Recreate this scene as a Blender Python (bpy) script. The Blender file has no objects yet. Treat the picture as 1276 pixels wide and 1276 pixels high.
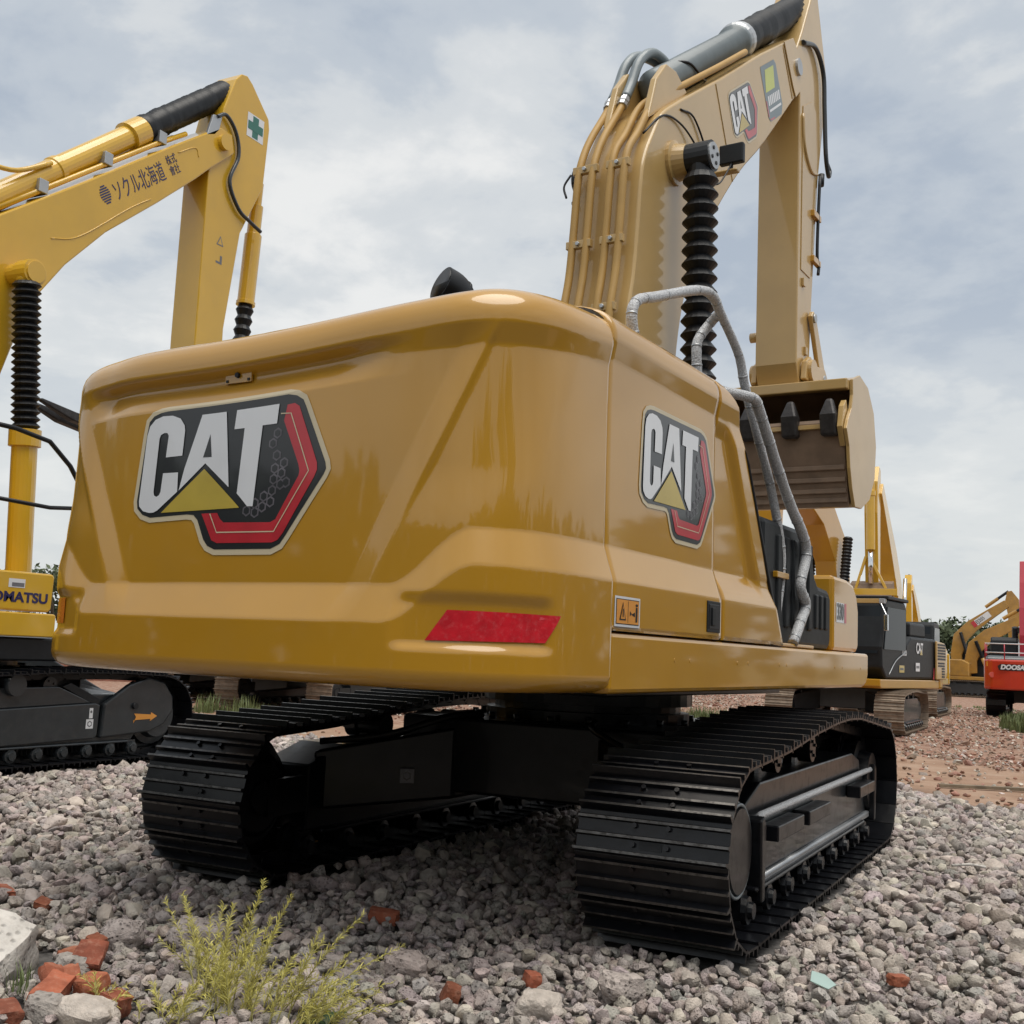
import bpy, bmesh, math, random
from math import radians as R, sin, cos, pi, hypot
from mathutils import Vector as V, Matrix as MX, noise as NZ
from mathutils.geometry import tessellate_polygon
rnd = random.Random(7)
S = bpy.context.scene
C = S.collection

# ---------------------------------------------------------------- camera
CAMPOS = V((3.1846, -7.4895, 1.4148)); YAW, PIT, ROL = R(27.2615), R(7.1953), R(2.4774)
fw = V((-sin(YAW)*cos(PIT), cos(YAW)*cos(PIT), sin(PIT)))
rt0 = V((cos(YAW), sin(YAW), 0)); up0 = rt0.cross(fw)
rt = rt0*cos(ROL) + up0*sin(ROL); up = up0*cos(ROL) - rt0*sin(ROL)
cd = bpy.data.cameras.new('camera'); cam = bpy.data.objects.new('camera', cd); C.objects.link(cam)
cam.matrix_world = MX(((rt.x, up.x, -fw.x, CAMPOS.x), (rt.y, up.y, -fw.y, CAMPOS.y), (rt.z, up.z, -fw.z, CAMPOS.z), (0, 0, 0, 1)))
cd.sensor_width = 36; cd.lens = 39.31; cd.clip_end = 3000; cd.clip_start = 0.05
S.camera = cam

# ---------------------------------------------------------------- world, sun, exposure
SUN_EL, SUN_AZ = R(73), R(122)          # azimuth clockwise from +Y: hazy sun high behind the photographer's right shoulder
w = bpy.data.worlds.new('World'); S.world = w; w.use_nodes = True
nt = w.node_tree; nt.nodes.clear(); N = nt.nodes.new; L = nt.links.new
sky = N('ShaderNodeTexSky'); sky.sky_type = 'NISHITA'; sky.sun_disc = False
sky.sun_elevation = SUN_EL; sky.sun_rotation = SUN_AZ; sky.air_density = 1.2; sky.dust_density = 2.5
tc = N('ShaderNodeTexCoord'); sep = N('ShaderNodeSeparateXYZ'); L(tc.outputs['Generated'], sep.inputs[0])
def mth(op, a, b=None, c=None):
    n = N('ShaderNodeMath'); n.operation = op
    for i, q in enumerate((a, b, c)):
        if q is None: continue
        if isinstance(q, (int, float)): n.inputs[i].default_value = q
        else: L(q, n.inputs[i])
    return n.outputs[0]
den = mth('ADD', mth('MAXIMUM', sep.outputs[2], 0.0), 0.22)
cmb = N('ShaderNodeCombineXYZ'); L(mth('DIVIDE', sep.outputs[0], den), cmb.inputs[0]); L(mth('DIVIDE', sep.outputs[1], den), cmb.inputs[1])
def nz(scale, detail, rough, dist, off):
    mp = N('ShaderNodeMapping'); mp.inputs['Location'].default_value = off; mp.inputs['Scale'].default_value = (1.0, 1.0, 1)
    mp.inputs['Rotation'].default_value = (0, 0, R(25))
    L(cmb.outputs[0], mp.inputs[0])
    n = N('ShaderNodeTexNoise'); n.inputs['Scale'].default_value = scale; n.inputs['Detail'].default_value = detail
    n.inputs['Roughness'].default_value = rough; n.inputs['Distortion'].default_value = dist
    L(mp.outputs[0], n.inputs['Vector']); return n.outputs['Fac']
def ramp(x, stops):
    r = N('ShaderNodeValToRGB'); L(x, r.inputs[0]); e = r.color_ramp.elements
    while len(e) < len(stops): e.new(0.5)
    for k, (p, c) in enumerate(stops): e[k].position = p; e[k].color = c
    r.color_ramp.interpolation = 'EASE'
    return r.outputs[0]
big = nz(1.15, 5, 0.55, 0.25, (3.1, 1.7, 0)); fine = nz(3.6, 6, 0.6, 0.15, (1.3, 5.2, 0))
cl = mth('ADD', mth('MULTIPLY', big, 0.62), mth('MULTIPLY', fine, 0.38))
g = lambda r_, g_, b_: (r_, g_, b_, 1)
ccol = ramp(cl, [(0.37, g(.41, .465, .54)), (0.45, g(.51, .555, .605)), (0.51, g(.64, .665, .68)), (0.60, g(.81, .81, .795))])
hz = ramp(mth('MAXIMUM', sep.outputs[2], 0.0), [(0.0, g(1, 1, 1)), (0.10, g(.75, .75, .75)), (0.34, g(0, 0, 0))])
mh = N('ShaderNodeMixRGB'); L(mth('MULTIPLY', hz, 0.85), mh.inputs[0]); L(ccol, mh.inputs[1]); mh.inputs[2].default_value = g(.70, .72, .715)
sc_ = N('ShaderNodeMixRGB'); sc_.blend_type = 'MULTIPLY'; sc_.inputs[0].default_value = 1; L(mh.outputs[0], sc_.inputs[1]); sc_.inputs[2].default_value = g(10, 10, 10)
mx = N('ShaderNodeMixRGB'); mx.inputs[0].default_value = 0.9; L(sky.outputs[0], mx.inputs[1]); L(sc_.outputs[0], mx.inputs[2])
bg = N('ShaderNodeBackground'); bg.inputs[1].default_value = 0.1; L(mx.outputs[0], bg.inputs[0])
wo = N('ShaderNodeOutputWorld'); L(bg.outputs[0], wo.inputs[0])
sd = bpy.data.lights.new('sun', 'SUN'); sd.energy = 2.4; sd.angle = R(50); sd.color = (1, .95, .87)
so = bpy.data.objects.new('sun', sd); C.objects.link(so)
so.rotation_euler = (pi/2 - SUN_EL, 0, pi - SUN_AZ)
S.view_settings.view_transform = 'Standard'; S.view_settings.look = 'None'
S.view_settings.exposure = 0.16; S.view_settings.gamma = 1; S.view_settings.use_curve_mapping = False
S.cycles.max_bounces = 6; S.cycles.diffuse_bounces = 3; S.cycles.glossy_bounces = 3

# ---------------------------------------------------------------- materials
def mat(name, col, rough=.5, coat=0.0, metal=0.0, var=.12, vs=3.0, bump=0.0, bs=60.0, dirt=None, dirt_amt=0.0, coat_ior=1.6, rand=0.0, pits=0.0, trans=0.0, emit=None, spec=.5, coord='Object'):
    m = bpy.data.materials.new(name); m.use_nodes = True
    t = m.node_tree; b = t.nodes['Principled BSDF']; n = t.nodes.new; l = t.links.new
    b.inputs['Roughness'].default_value = rough; b.inputs['Metallic'].default_value = metal
    b.inputs['Coat Weight'].default_value = coat; b.inputs['Coat Roughness'].default_value = .055; b.inputs['Coat IOR'].default_value = coat_ior
    b.inputs['Specular IOR Level'].default_value = spec
    if trans: b.inputs['Transmission Weight'].default_value = trans
    tcn = n('ShaderNodeTexCoord'); vec = tcn.outputs[coord]
    ns = n('ShaderNodeTexNoise'); ns.inputs['Scale'].default_value = vs; ns.inputs['Detail'].default_value = 4; l(vec, ns.inputs['Vector'])
    mr = n('ShaderNodeMapRange'); l(ns.outputs['Fac'], mr.inputs[0])
    mr.inputs['From Min'].default_value = .3; mr.inputs['From Max'].default_value = .7; mr.inputs['To Min'].default_value = 1-var; mr.inputs['To Max'].default_value = 1+var
    hs = n('ShaderNodeHueSaturation'); hs.inputs['Color'].default_value = (*col, 1); l(mr.outputs[0], hs.inputs['Value'])
    out = hs.outputs[0]
    if rand:
        oi = n('ShaderNodeObjectInfo'); m2 = n('ShaderNodeMapRange'); l(oi.outputs['Random'], m2.inputs[0])
        m2.inputs['To Min'].default_value = 1-rand; m2.inputs['To Max'].default_value = 1+rand
        h2 = n('ShaderNodeHueSaturation'); l(out, h2.inputs['Color']); l(m2.outputs[0], h2.inputs['Value']); out = h2.outputs[0]
        # a slight tint per piece
        wn = n('ShaderNodeTexWhiteNoise'); wn.noise_dimensions = '1D'; l(oi.outputs['Random'], wn.inputs['W'])
        mc = n('ShaderNodeMixRGB'); mc.blend_type = 'OVERLAY'; mc.inputs[0].default_value = rand*.16; l(out, mc.inputs[1]); l(wn.outputs['Color'], mc.inputs[2]); out = mc.outputs[0]
    if dirt:
        dn = n('ShaderNodeTexNoise'); dn.inputs['Scale'].default_value = vs*2.3; dn.inputs['Detail'].default_value = 7; dn.inputs['Roughness'].default_value = .65; l(vec, dn.inputs['Vector'])
        dr = n('ShaderNodeMapRange'); l(dn.outputs['Fac'], dr.inputs[0]); dr.inputs['From Min'].default_value = .5; dr.inputs['From Max'].default_value = .75; dr.inputs['To Max'].default_value = dirt_amt
        mc = n('ShaderNodeMixRGB'); l(dr.outputs[0], mc.inputs[0]); l(out, mc.inputs[1]); mc.inputs[2].default_value = (*dirt, 1); out = mc.outputs[0]
        ra = n('ShaderNodeMapRange'); l(dr.outputs[0], ra.inputs[0]); ra.inputs['To Min'].default_value = rough; ra.inputs['To Max'].default_value = min(1, rough+.4); l(ra.outputs[0], b.inputs['Roughness'])
    hgt = None
    if bump:
        bn = n('ShaderNodeTexNoise'); bn.inputs['Scale'].default_value = bs; bn.inputs['Detail'].default_value = 5; l(vec, bn.inputs['Vector']); hgt = bn.outputs['Fac']
    if pits:
        vo = n('ShaderNodeTexVoronoi'); vo.inputs['Scale'].default_value = pits; vo.inputs['Randomness'].default_value = 1; l(vec, vo.inputs['Vector'])
        pr = n('ShaderNodeMapRange'); l(vo.outputs['Distance'], pr.inputs[0]); pr.inputs['From Min'].default_value = .1; pr.inputs['From Max'].default_value = .42
        pn = n('ShaderNodeTexNoise'); pn.inputs['Scale'].default_value = pits*.3; l(vec, pn.inputs['Vector'])
        pm = n('ShaderNodeMath'); pm.operation = 'MAXIMUM'; l(pr.outputs[0], pm.inputs[0])
        p2 = n('ShaderNodeMapRange'); l(pn.outputs['Fac'], p2.inputs[0]); p2.inputs['From Min'].default_value = .42; p2.inputs['From Max'].default_value = .6; l(p2.outputs[0], pm.inputs[1])
        mc = n('ShaderNodeMixRGB'); mc.blend_type = 'MULTIPLY'; l(out, mc.inputs[1])
        pv = n('ShaderNodeMapRange'); l(pm.outputs[0], pv.inputs[0]); pv.inputs['To Min'].default_value = .45; pv.inputs['To Max'].default_value = 1
        l(pv.outputs[0], mc.inputs[2]); mc.inputs[0].default_value = 1; out = mc.outputs[0]
        if hgt is not None:
            ad = n('ShaderNodeMath'); ad.operation = 'ADD'; l(hgt, ad.inputs[0]); l(pm.outputs[0], ad.inputs[1]); hgt = ad.outputs[0]
        else: hgt = pm.outputs[0]
    if hgt is not None:
        bp = n('ShaderNodeBump'); bp.inputs['Strength'].default_value = max(bump, .3 if pits else 0); bp.inputs['Distance'].default_value = .01; l(hgt, bp.inputs['Height']); l(bp.outputs[0], b.inputs['Normal'])
    l(out, b.inputs['Base Color'])
    if emit: b.inputs['Emission Color'].default_value = (*emit, 1)
    return m
GOLD = mat('gold_paint', (.50, .25, .012), .34, .9, var=.05, vs=1.5, coat_ior=1.6, spec=.4, bump=.010, bs=9, dirt=(.30, .2, .09), dirt_amt=.08)
PALEGOLD = mat('gold_paint_sky_paled', (.50, .325, .115), .40, .6, var=.06, vs=2, coat_ior=1.58, bump=.012, bs=14, dirt=(.4, .28, .14), dirt_amt=.12)  # the gold paint again, paled: haze and sky reflection put into the colour
PIPEP = mat('gold_pipe_paint', (.44, .26, .07), .55, 0, var=.08, vs=6, bump=.03, bs=40)
KYEL = mat('yellow_paint', (.66, .385, .018), .32, .8, var=.05, vs=2, coat_ior=1.55, bump=.01, bs=14, dirt=(.4, .27, .1), dirt_amt=.1)
BLACKP = mat('black_undercarriage_paint', (.0055, .006, .008), .30, .1, spec=.35, var=.3, vs=6, bump=.04, bs=80, dirt=(.014, .012, .010), dirt_amt=.35)
DGREY = mat('dark_grey_undercarriage_paint', (.020, .025, .029), .36, .3, var=.2, vs=5, bump=.03, bs=60, dirt=(.06, .055, .05), dirt_amt=.35)
RUSTY = mat('worn_steel_shoe', (.25, .195, .145), .62, 0, .15, var=.35, vs=9, bump=.2, bs=60, dirt=(.30, .22, .16), dirt_amt=.7)
RUBBER = mat('black_rubber', (.008, .009, .011), .42, 0, var=.25, vs=14, bump=.06, bs=90, dirt=(.03, .03, .032), dirt_amt=.12, spec=.4)
PLAST = mat('black_plastic', (.010, .012, .014), .45, 0, spec=.3, var=.2, vs=6, bump=.05, bs=220, dirt=(.04, .04, .04), dirt_amt=.2)
WORN = mat('worn_grouser_steel', (.12, .115, .11), .32, 0, .7, var=.4, vs=18, dirt=(.02, .02, .02), dirt_amt=.9)
CHROME = mat('chrome_rod', (.75, .76, .78), .12, 0, 1, var=.04)
STEELGREY = mat('grey_cylinder_wrap', (.20, .235, .25), .42, .2, 0, var=.08, vs=6, bump=.06, bs=30)
SILVER = mat('galvanised_steel', (.45, .46, .47), .4, 0, .7, var=.1)
WRAP = mat('bubble_wrap', (.50, .505, .515), .42, .15, 0, var=.34, vs=110, bump=1.0, bs=100)
GLASS = mat('dark_tinted_glass', (.012, .016, .02), .15, 0, var=.02, spec=.2)
WHITE = mat('white_vinyl', (.74, .75, .77), .3, .4, var=.03)
BLKV = mat('black_vinyl', (.012, .013, .015), .3, .4, var=.1)
REDV = mat('red_vinyl', (.48, .016, .028), .32, .4, var=.12, vs=8)
LIMEV = mat('yellow_green_vinyl', (.50, .55, .06), .35, .3, var=.1)
SLATE = mat('blue_grey_vinyl', (.15, .20, .225), .4, .2, var=.12)
YELV = mat('yellow_vinyl', (.50, .37, .05), .32, .4, var=.1, vs=4)
CREAM = mat('cream_vinyl_border', (.62, .53, .36), .4, .2, var=.05)
HEXG = mat('grey_mesh_print', (.12, .11, .125), .4, .3, var=.3, vs=14)
REFL = mat('red_reflector', (.62, .016, .028), .22, .6, var=.15, vs=18, bump=.05, bs=120, dirt=(.7, .25, .25), dirt_amt=.18)
ORANGE = mat('orange_label', (.72, .30, .045), .4, .3, var=.05)
REFO = mat('orange_reflector', (.50, .075, .015), .25, .5, var=.1, vs=18, bump=.05, bs=120)
BLUEV = mat('dark_blue_vinyl', (.018, .014, .085), .4, .3, var=.05)
GREENV = mat('green_vinyl', (.03, .16, .12), .4, .2, var=.05)
GREYV = mat('grey_vinyl', (.16, .16, .175), .4, .2, var=.15)
REDP = mat('red_orange_paint', (.56, .040, .012), .32, .7, var=.05)
CRIM = mat('crimson_paint', (.42, .02, .04), .4, .4, var=.08)
FARY = mat('worn_yellow_paint', (.40, .21, .030), .45, .4, var=.15, vs=3, dirt=(.25, .17, .1), dirt_amt=.4)
GREYP = mat('grey_panel_paint', (.07, .08, .085), .4, .4, var=.1)
TOOTH = mat('dark_worn_steel_tooth', (.045, .042, .042), .45, 0, .4, var=.3, vs=20, bump=.2, bs=60)
BUCKIN = mat('dusty_brown_bucket_lining', (.22, .15, .10), .6, 0, var=.2, vs=5, bump=.1, bs=40, dirt=(.28, .20, .14), dirt_amt=.5)
BRICK = mat('red_brick', (.29, .085, .042), .85, 0, var=.3, vs=14, bump=.6, bs=70, dirt=(.42, .24, .17), dirt_amt=.6, rand=.3)
CONC = mat('white_concrete', (.62, .585, .54), .9, 0, var=.12, vs=9, bump=.8, bs=45, dirt=(.35, .31, .27), dirt_amt=.5, pits=30)
STONE_C = [(.45, .39, .355), (.38, .33, .31), (.50, .44, .385), (.42, .35, .32), (.36, .325, .295)]
STONES = [mat('slag_stone', c, .95, 0, var=.2, vs=1.6, bump=.8, bs=6, rand=.26, pits=p, dirt=(.52, .48, .44), dirt_amt=.5, spec=.2) for c, p in zip(STONE_C, (4.2, 5.5, 0, 6.5, 3.4))]
ROCKM = [mat('slag_rock', c, .95, 0, var=.2, vs=22, bump=.8, bs=85, pits=p, dirt=(.52, .48, .44), dirt_amt=.5, spec=.2) for c, p in zip(STONE_C, (48, 60, 0, 52, 42))]
RUBB = [mat('brick_rubble', (.31, .17, .125), .9, 0, var=.3, vs=1.5, bump=.5, bs=4, rand=.35), mat('pale_rubble', (.47, .415, .36), .9, 0, var=.2, vs=1.5, bump=.5, bs=4, rand=.3), mat('brown_rubble', (.24, .165, .12), .95, 0, var=.3, vs=1.5, bump=.5, bs=4, rand=.3)]
GRASS = mat('green_grass_blade', (.15, .19, .07), .6, 0, var=.3, vs=6, rand=.2)
WEED = mat('yellow_green_leaf', (.54, .49, .12), .55, 0, var=.25, vs=30)
WSTEM = mat('dry_stem', (.36, .33, .12), .7, 0, var=.2, vs=30)
BROAD = mat('dark_green_leaf', (.055, .105, .045), .5, .1, var=.25, vs=20)
LEAF = mat('tree_leaf', (.085, .11, .055), .7, 0, var=.3, vs=2)
BARK = mat('bark', (.09, .07, .05), .9, 0, var=.3, vs=6, bump=.5, bs=30)

# ---------------------------------------------------------------- mesh builder
class M:
    def __init__(s): s.v = []; s.f = []; s.m = []; s.s = []
    def add(s, vs, fs, m=0, smooth=False):
        o = len(s.v); s.v += [tuple(q) for q in vs]
        for f in fs: s.f.append([o+i for i in f]); s.m.append(m); s.s.append(smooth)
        return s
    def box(s, x0, x1, y0, y1, z0, z1, m=0, mx_=None):
        vs = [V((x, y, z)) for z in (z0, z1) for y in (y0, y1) for x in (x0, x1)]
        if mx_: vs = [mx_ @ q for q in vs]
        return s.add(vs, [(0, 2, 3, 1), (4, 5, 7, 6), (0, 1, 5, 4), (2, 6, 7, 3), (0, 4, 6, 2), (1, 3, 7, 5)], m)
    def bar(s, p, q, wx, wz, m=0, upv=(0, 0, 1)):
        p, q = V(p), V(q); d = (q-p); ln = d.length; d.normalize(); u = V(upv); x = d.cross(u)
        if x.length < 1e-4: x = d.cross(V((1, 0, 0)))
        x.normalize(); z = x.cross(d)
        mm = MX(((x.x, d.x, z.x, p.x), (x.y, d.y, z.y, p.y), (x.z, d.z, z.z, p.z), (0, 0, 0, 1)))
        return s.box(-wx/2, wx/2, 0, ln, -wz/2, wz/2, m, mm)
    def prism(s, poly, x0, x1, m=0, t0=None, t1=None):     # outline in (y,z) extruded along x
        n = len(poly); a = sum(poly[i][0]*poly[(i+1) % n][1]-poly[(i+1) % n][0]*poly[i][1] for i in range(n))
        if a < 0: poly = poly[::-1]
        vs = [(x0, y, z) for y, z in poly]+[(x1, y, z) for y, z in poly]
        return s.add(vs, [tuple(range(n))[::-1], tuple(range(n, 2*n))]+[(i, (i+1) % n, n+(i+1) % n, n+i) for i in range(n)], m)
    def prismz(s, poly, z0, z1, m=0):
        n = len(poly); a = sum(poly[i][0]*poly[(i+1) % n][1]-poly[(i+1) % n][0]*poly[i][1] for i in range(n))
        if a < 0: poly = poly[::-1]
        vs = [(x, y, z0) for x, y in poly]+[(x, y, z1) for x, y in poly]
        return s.add(vs, [tuple(range(n))[::-1], tuple(range(n, 2*n))]+[(i, (i+1) % n, n+(i+1) % n, n+i) for i in range(n)], m)
    def tube(s, pts, r, n=10, m=0, caps=True, smooth=True):
        pts = [V(p) for p in pts]; k = len(pts); rs = r if isinstance(r, (list, tuple)) else [r]*k
        t0 = (pts[1]-pts[0]).normalized(); u = t0.cross(V((0, 0, 1)))
        if u.length < 1e-3: u = t0.cross(V((1, 0, 0)))
        u.normalize(); vs = []
        for i, p in enumerate(pts):
            t = ((pts[min(i+1, k-1)]-pts[max(i-1, 0)])).normalized()
            u = (u - t*u.dot(t)).normalized(); w_ = t.cross(u)
            for j in range(n):
                a = 2*pi*j/n; vs.append(p+(u*cos(a)+w_*sin(a))*rs[i])
        fs = [(i*n+j, i*n+(j+1) % n, (i+1)*n+(j+1) % n, (i+1)*n+j) for i in range(k-1) for j in range(n)]
        s.add(vs, fs, m, smooth)
        if caps:
            o = len(s.v)-k*n
            s.f.append([o+j for j in range(n)][::-1]); s.f.append([o+(k-1)*n+j for j in range(n)]); s.m += [m, m]; s.s += [False, False]
        return s
    def cyl(s, p, q, r, n=16, m=0): return s.tube([p, q], r, n, m)
    def lathe(s, p, q, prof, n=20, m=0, smooth=False):       # prof: (t along p->q, radius)
        p, q = V(p), V(q)
        return s.tube([p.lerp(q, t) for t, _ in prof], [r for _, r in prof], n, m, True, smooth)
    def rings(s, p, q, prof, n=20, m=0): return s.lathe(p, q, prof, n, m)
    def mesh(s, name, mats):
        me = bpy.data.meshes.new(name); me.from_pydata(s.v, [], s.f)
        for q in (mats if isinstance(mats, (list, tuple)) else [mats]): me.materials.append(q)
        me.polygons.foreach_set('material_index', s.m); me.polygons.foreach_set('use_smooth', s.s); me.update()
        return me
    def build(s, name, mats, parent=None, rz=0, bev=0, loc=(0, 0, 0)):
        me = s.mesh(name, mats); o = bpy.data.objects.new(name, me); C.objects.link(o)
        o.rotation_euler[2] = rz; o.location = loc
        if parent: o.parent = parent
        if bev:
            b = o.modifiers.new('b', 'BEVEL'); b.width = bev; b.segments = 2; b.limit_method = 'ANGLE'; b.angle_limit = R(35)
        return o
def tag(o, label=None, cat=None, group=None, kind=None):
    for k, q in (('label', label), ('category', cat), ('group', group), ('kind', kind)):
        if q: o[k] = q
    return o
def thing(name, label, cat, loc=(0, 0, 0), rz=0, group=None):
    o = bpy.data.objects.new(name, None); C.objects.link(o); o.location = loc; o.rotation_euler[2] = rz
    o.empty_display_size = .2
    return tag(o, label, cat, group)
def curve(pts, k=6):                                        # Catmull-Rom
    P = [V(p) for p in pts]; P = [P[0]*2-P[1]]+P+[P[-1]*2-P[-2]]; out = []
    for i in range(1, len(P)-2):
        for j in range(k):
            t = j/k; a, b, c, d = P[i-1:i+3]
            out.append(.5*((2*b)+(c-a)*t+(2*a-5*b+4*c-d)*t*t+(3*b-a-3*c+d)*t**3))
    out.append(P[-2]); return out
def ss(a, b, x):
    t = min(1, max(0, (x-a)/(b-a))); return t*t*(3-2*t)
def lettering(body, m, parent, origin, xdir, ydir, size, name='lettering', align='LEFT', squash=1.0, rz=0, bold=0, shear=0):
    cu = bpy.data.curves.new(name, 'FONT'); cu.body = body; cu.size = size; cu.align_x = align; cu.align_y = 'CENTER'; cu.offset = bold; cu.shear = shear
    cu.extrude = .0008
    tmp = bpy.data.objects.new(name, cu); C.objects.link(tmp); bpy.context.view_layer.update()
    me = bpy.data.meshes.new_from_object(tmp.evaluated_get(bpy.context.evaluated_depsgraph_get()))
    bpy.data.objects.remove(tmp); me.materials.clear(); me.materials.append(m)
    x, y = V(xdir).normalized(), V(ydir).normalized(); z = x.cross(y)
    mm = MX(((x.x*squash, y.x, z.x, origin[0]), (x.y*squash, y.y, z.y, origin[1]), (x.z*squash, y.z, z.z, origin[2]), (0, 0, 0, 1)))
    me.transform(mm)
    o = bpy.data.objects.new(name, me); C.objects.link(o); o.parent = parent; o.rotation_euler[2] = rz
    return o
def decal(name, layers, fn, parent, rz=0, e=.05):
    """layers: (material, outline in (u,v), level). Each is cut small and laid on the surface fn(u,v,level)."""
    bm = bmesh.new(); mats = []
    for m, poly, lev in layers:
        if m not in mats: mats.append(m)
        b = bmesh.new(); vs = [b.verts.new((u, v, lev)) for u, v in poly]
        for t in tessellate_polygon([[V((u, v, 0)) for u, v in poly]]):
            try: b.faces.new([vs[i] for i in t])
            except ValueError: pass
        for _ in range(5):
            ed = [q for q in b.edges if q.calc_length() > e]
            if not ed: break
            bmesh.ops.subdivide_edges(b, edges=ed, cuts=1); bmesh.ops.triangulate(b, faces=[f for f in b.faces if len(f.verts) > 3])
        mp = {}
        for q in b.verts: mp[q] = bm.verts.new(fn(q.co.x, q.co.y, lev))
        for f in b.faces:
            nf = bm.faces.new([mp[q] for q in f.verts]); nf.material_index = mats.index(m)
        b.free()
    me = bpy.data.meshes.new(name); bm.to_mesh(me); bm.free()
    for m in mats: me.materials.append(m)
    o = bpy.data.objects.new(name, me); C.objects.link(o); o.parent = parent; o.rotation_euler[2] = rz
    return o
def offset_poly(P, d):
    n = len(P); a = sum(P[i][0]*P[(i+1) % n][1]-P[(i+1) % n][0]*P[i][1] for i in range(n)); sg = 1 if a > 0 else -1; out = []
    for i in range(n):
        p0, p1, p2 = V(P[i-1]), V(P[i]), V(P[(i+1) % n]); a, b = (p1-p0).normalized(), (p2-p1).normalized()
        nn = V((a.y+b.y, -a.x-b.x)); l = nn.length
        nn = nn/l if l > 1e-6 else V((a.y, -a.x)); k = max(.5, nn.dot(V((a.y, -a.x))))
        q = p1+nn*(d*sg/k); out.append((q.x, q.y))
    return out
def thick(line, wd):
    L_ = []; R_ = []
    for i, p in enumerate(line):
        a = V(line[max(0, i-1)]); b = V(line[min(len(line)-1, i+1)]); t = (b-a).normalized(); nn = V((-t.y, t.x))*wd/2
        L_.append((p[0]+nn.x, p[1]+nn.y)); R_.append((p[0]-nn.x, p[1]-nn.y))
    return L_+R_[::-1]
def hexa(c, r): return [(c[0]+r*cos(a*pi/3+.5), c[1]+r*sin(a*pi/3+.5)) for a in range(6)]
EMB = {'black':[(-0.481, 0.27), (-0.455, 0.295), (-0.415, 0.307), (-0.373, 0.311), (0.276, 0.314), (0.32, 0.304), (0.355, 0.283), (0.371, 0.254), (0.488, 0.013), (0.493, -0.012), (0.481, -0.036), (0.315, -0.264), (0.286, -0.299), (0.24, -0.317), (-0.056, -0.316), (-0.094, -0.301), (-0.118, -0.275), (-0.158, -0.193), (-0.182, -0.171), (-0.219, -0.167), (-0.426, -0.175), (-0.475, -0.16), (-0.509, -0.13), (-0.515, -0.098), (-0.49, 0.211)],
'C':[(-0.284, 0.023), (-0.28, -0.065), (-0.385, -0.145), (-0.406, -0.153), (-0.431, -0.154), (-0.469, -0.145), (-0.495, -0.122), (-0.499, -0.099), (-0.484, 0.206), (-0.472, 0.249), (-0.442, 0.278), (-0.398, 0.29), (-0.342, 0.288), (-0.296, 0.271), (-0.27, 0.238), (-0.265, 0.214), (-0.269, 0.099), (-0.362, 0.097), (-0.356, 0.197), (-0.365, 0.21), (-0.383, 0.212), (-0.402, 0.204), (-0.409, 0.186), (-0.416, -0.059), (-0.411, -0.076), (-0.397, -0.083), (-0.382, -0.076), (-0.375, -0.061), (-0.37, 0.024)],
'A':[(-0.272, -0.06), (-0.251, 0.037), (-0.175, 0.277), (-0.046, 0.277), (-0.004, -0.059), (-0.138, 0.055)],
'Ah':[(-0.122, 0.185), (-0.106, 0.082), (-0.152, 0.083)],
'T':[(0.009, 0.278), (0.234, 0.279), (0.228, 0.197), (0.152, 0.197), (0.132, -0.146), (0.102, -0.145), (0.041, -0.088), (0.055, 0.195), (0.002, 0.195)],
'tri':[(-0.362, -0.156), (-0.141, 0.03), (0.06, -0.149)],
'red':[(0.276, 0.271), (0.313, 0.273), (0.338, 0.258), (0.447, 0.015), (0.45, -0.013), (0.438, -0.041), (0.3, -0.257), (0.275, -0.284), (0.247, -0.293), (-0.044, -0.291), (-0.073, -0.279), (-0.137, -0.167), (-0.054, -0.167), (-0.037, -0.192), (-0.017, -0.208), (0.23, -0.214), (0.256, -0.203), (0.359, -0.03), (0.362, -0.012), (0.355, 0.013), (0.263, 0.205)],
'lineA':[(0.245, 0.237), (0.298, 0.233), (0.409, -0.015), (0.253, -0.251), (-0.048, -0.248), (-0.091, -0.169)]}
HEXES = [(0.234, 0.156), (0.213, 0.114), (0.238, 0.062), (0.233, 0.007), (0.269, -0.015), (0.231, -0.038), (0.268, -0.061), (0.227, -0.085), (0.186, -0.107), (0.222, -0.131), (0.181, -0.15), (0.14, -0.134), (0.144, -0.171), (0.099, -0.163), (0.279, 0.027), (0.296, -0.055)]
def emblem(fn, parent, rz=0, e=.05, simple=False):
    B = EMB['black']; ly = [(CREAM, offset_poly(B, .022), 0), (BLKV, B, 1)]
    if not simple:
        for h in HEXES: ly += [(HEXG, hexa(h, .024), 2), (BLKV, hexa(h, .016), 3)]
    ly += [(REDV, EMB['red'], 2.5), (WHITE, EMB['C'], 4), (WHITE, EMB['A'], 4), (BLKV, EMB['Ah'], 5), (WHITE, EMB['T'], 4), (YELV, EMB['tri'], 4)]
    if not simple: ly.append((CREAM, thick(EMB['lineA'], .005), 4))
    return decal('emblem', ly, fn, parent, rz, e)

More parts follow.
